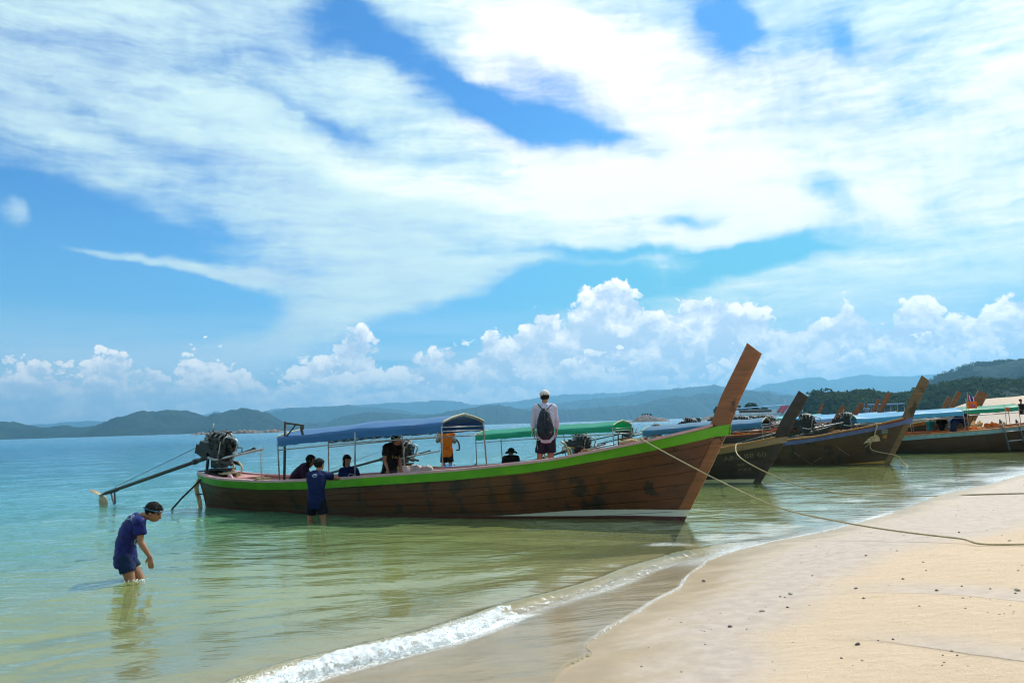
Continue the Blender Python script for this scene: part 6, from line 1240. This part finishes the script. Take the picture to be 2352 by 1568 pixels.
# tall roofed boat behind the engines, as a raised metal roof on posts
e = thing('roofed_barge', 'low boat with a raised flat blue roof on posts behind the engines', 'boat', AY(1975, 945, 150)); e.location.z = 0
MB().sheet([[Vector((x, y, 3.05+.1*(1-(y/1.5)**2))) for x in np.linspace(0, 8, 4)] for y in np.linspace(-1.5, 1.5, 7)], True, .22).obj('roof', M['tarp_blue'], e)
for x in (.3, 2.8, 5.2, 7.7):
    for y in (-1.3, 1.3): MB().tube([(x, y, .5), (x, y, 3.0)], .06, 6).obj('post', M['steel'], e)
mb = MB(); mb.sheet([[Vector((x, s_*1.2*min(1, (9.5-x)/3, (x+2.5)/2), z)) for x in np.linspace(-2, 9, 12)] for s_, z in ((-1, .9), (-.7, -.2), (.7, -.2), (1, .9))], True); mb.obj('hull', M['hull_d'], e)
# ------------------------------------------------------------------ stones and litter on the sand
STN = mat('dark_pebble', (.05, .045, .045), (.11, .09, .08), 30, .6, .4); CORAL = mat('pale_coral', (.58, .48, .34), (.42, .34, .22), 40, .9, .7)
def stone(vx, vy, w, m, seed, nm, label, cat, group=None, fl=.6):
    q = random.Random(seed); g = G(vx, vy, .25)
    for _ in range(3): g = G(vx, vy, gz(g.x, g.y))
    r = w*.5*g.y/(FPX*2352/1024); bm = bmesh.new(); bmesh.ops.create_icosphere(bm, subdivisions=2, radius=1)
    for v in bm.verts:
        n = v.co.copy(); v.co *= 1+.5*(vnoise(np.array([n.x*1.7+seed]), np.array([n.y*1.7+n.z*2]), seed)[0]-.5); v.co = Vector((v.co.x*r, v.co.y*r*q.uniform(.75, .8), v.co.z*r*fl))
    me = bpy.data.meshes.new(nm); bm.to_mesh(me); bm.free(); me.materials.append(m); me.polygons.foreach_set('use_smooth', [False]*len(me.polygons)); o = link(nm, me); o.location = (g.x, g.y, g.z+r*fl*.35); o.rotation_euler[2] = q.uniform(0, 6); tagm(o, label, cat, group)
zz = lambda x, y: ((2400+x*.7211)*.5742, (1900+y*.7211)*.5742)
SP = [((1428, 940), 17, STN, 'black angular stone, largest of the dark stones at the lower middle of the sand'), ((1625, 912), 11, STN, 'small black stone just right of the largest dark stone'), ((1543, 919), 8, STN, 'flat dark pebble between the two black stones'), ((1340, 1017), 9, STN, 'dark pebble below and left of the largest stone'), ((1455, 1029), 10, CORAL, 'tan pebble directly below the largest dark stone'),
      ((1902, 1000), 7, STN, 'dark round pebble right of the small black stone'), ((1982, 1001), 8, STN, 'dark pebble right of the round one'), ((1952, 977), 11, CORAL, 'flat pale shell piece above the two dark pebbles'), ((898, 757), 17, CORAL, 'pale lump of coral in two knobs at the left of the sand'), ((1040, 734), 9, STN, 'grey shell right of the pale coral lump'), ((1057, 662), 16, CORAL, 'brownish coral lump above the grey shell'), ((1000, 675), 8, STN, 'thin dark chip left of the brownish coral lump'),
      ((1420, 631), 13, STN, 'dark shell lying on the damp band of sand'), ((1463, 685), 12, STN, 'thin dark leaf below the dark shell'), ((1680, 577), 10, mat('rust_stone', (.22, .10, .05), (.15, .07, .04), 20, .7, .3), 'rust brown pebble on the yellow sand'), ((1793, 484), 7, STN, 'dark pebble highest on the yellow sand'), ((1810, 530), 6, STN, 'tiny dark pebble under the highest one'), ((1868, 641), 11, STN, 'dark oval pebble near the weed line'), ((2007, 618), 8, STN, 'dark pebble right of the oval one'), ((2165, 632), 7, STN, 'dark pebble left of the white coral at the right edge'), ((2318, 641), 20, CORAL, 'white coral lump at the right edge of the sand'), ((2305, 657), 9, STN, 'black pebble touching the white coral lump'), ((2321, 531), 7, STN, 'dark pebble above the white coral lump'),
      ((1992, 319), 8, STN, 'dark pebble on the damp sand above the long rope'), ((575, 590), 15, STN, 'dark wet stone at the edge of the swash'), ((1475, 448), 11, STN, 'flat dark chip under the long rope'), ((722, 842), 14, STN, 'scrap of dark weed left of the shell'), ((1178, 559), 7, STN, 'small chip on the grey damp sand'), ((270, 957), 5, STN, 'tiny dark speck of stone at the lower left of the sand'), ((1898, 1057), 7, STN, 'dark pebble at the lowest right of the scatter'), ((2272, 366), 12, CORAL, 'tan shell piece beside the long rope at the right')]
for k, ((x, y), w, m_, lb) in enumerate(SP): vx, vy = zz(x, y); stone(vx, vy, w*.70, m_, 40+k, 'pebble' if m_ is not CORAL else 'coral_piece', lb, 'stone' if m_ is not CORAL else 'coral')
def splash(p, n, rad, seed, h=.03):
    r = random.Random(seed); mb = MB()
    for k in range(n): a = r.uniform(0, 6.28); d = rad*r.random()**.6; mb.ell((cos(a)*d*1.6, sin(a)*d*.7, r.uniform(0, h)), (r.uniform(.004, .012),)*3, None, 5, 3)
    o = mb.obj('splash_foam', bpy.data.materials['froth'], kind='stuff'); o.location = p
splash(place(BA, -11.95, -.55, .012), 260, .32, 3); splash(Vector((kn.x+.05, kn.y-.05, .01)), 60, .12, 4, .05); splash(place(BA, -11.62, -.1, .012), 90, .2, 5)
def litter():
    r = np.random.default_rng(12); V = []; F = []; n = 0; ico = bmesh.new(); bmesh.ops.create_icosphere(ico, subdivisions=1, radius=1); iv = np.array([q.co[:] for q in ico.verts]); fi = np.array([[q.index for q in f.verts] for f in ico.faces]); ico.free()
    P = r.uniform((.8, 3.5), (16, 19), (7000, 2)); s, _ = sdist(P[:, 0], P[:, 1]); cl = fbm(P[:, 0]*1.5, P[:, 1]*1.5, 3, 70); keep = (s > .3) & (s < 9) & (cl+r.uniform(-.15, .15, len(P)) > .5); P = P[keep]; zs_ = ground_z(P[:, 0], P[:, 1])
    for (x, y), z in zip(P, zs_):
        a = .0026+.0075*r.random()**4; sc = r.uniform(.6, 1.5, 3)*np.array([1, 1, .5]); R = np.array(Euler((0, 0, r.uniform(0, 6))).to_matrix()); V.append((iv*sc*a)@R+np.array([x, y, z+a*.15])); F.append(fi+n); n += len(iv)
    m, t = new_mat('shell_grit'); P_ = t.n('ShaderNodeTexCoord').outputs['Object']; c = t.ramp(t.noise(P_, 6, 2, .5), [(.35, (.05, .045, .04)), (.5, (.22, .17, .12)), (.62, (.62, .55, .45))]); t.n('ShaderNodeOutputMaterial', {0: t.n('ShaderNodeBsdfPrincipled', {'Base Color': c, 'Roughness': .8})})
    mesh_np('shell_grit', np.concatenate(V), np.concatenate(F), [m], smooth=False, kind='stuff')
litter()

bpy.data.scenes.remove(TS)
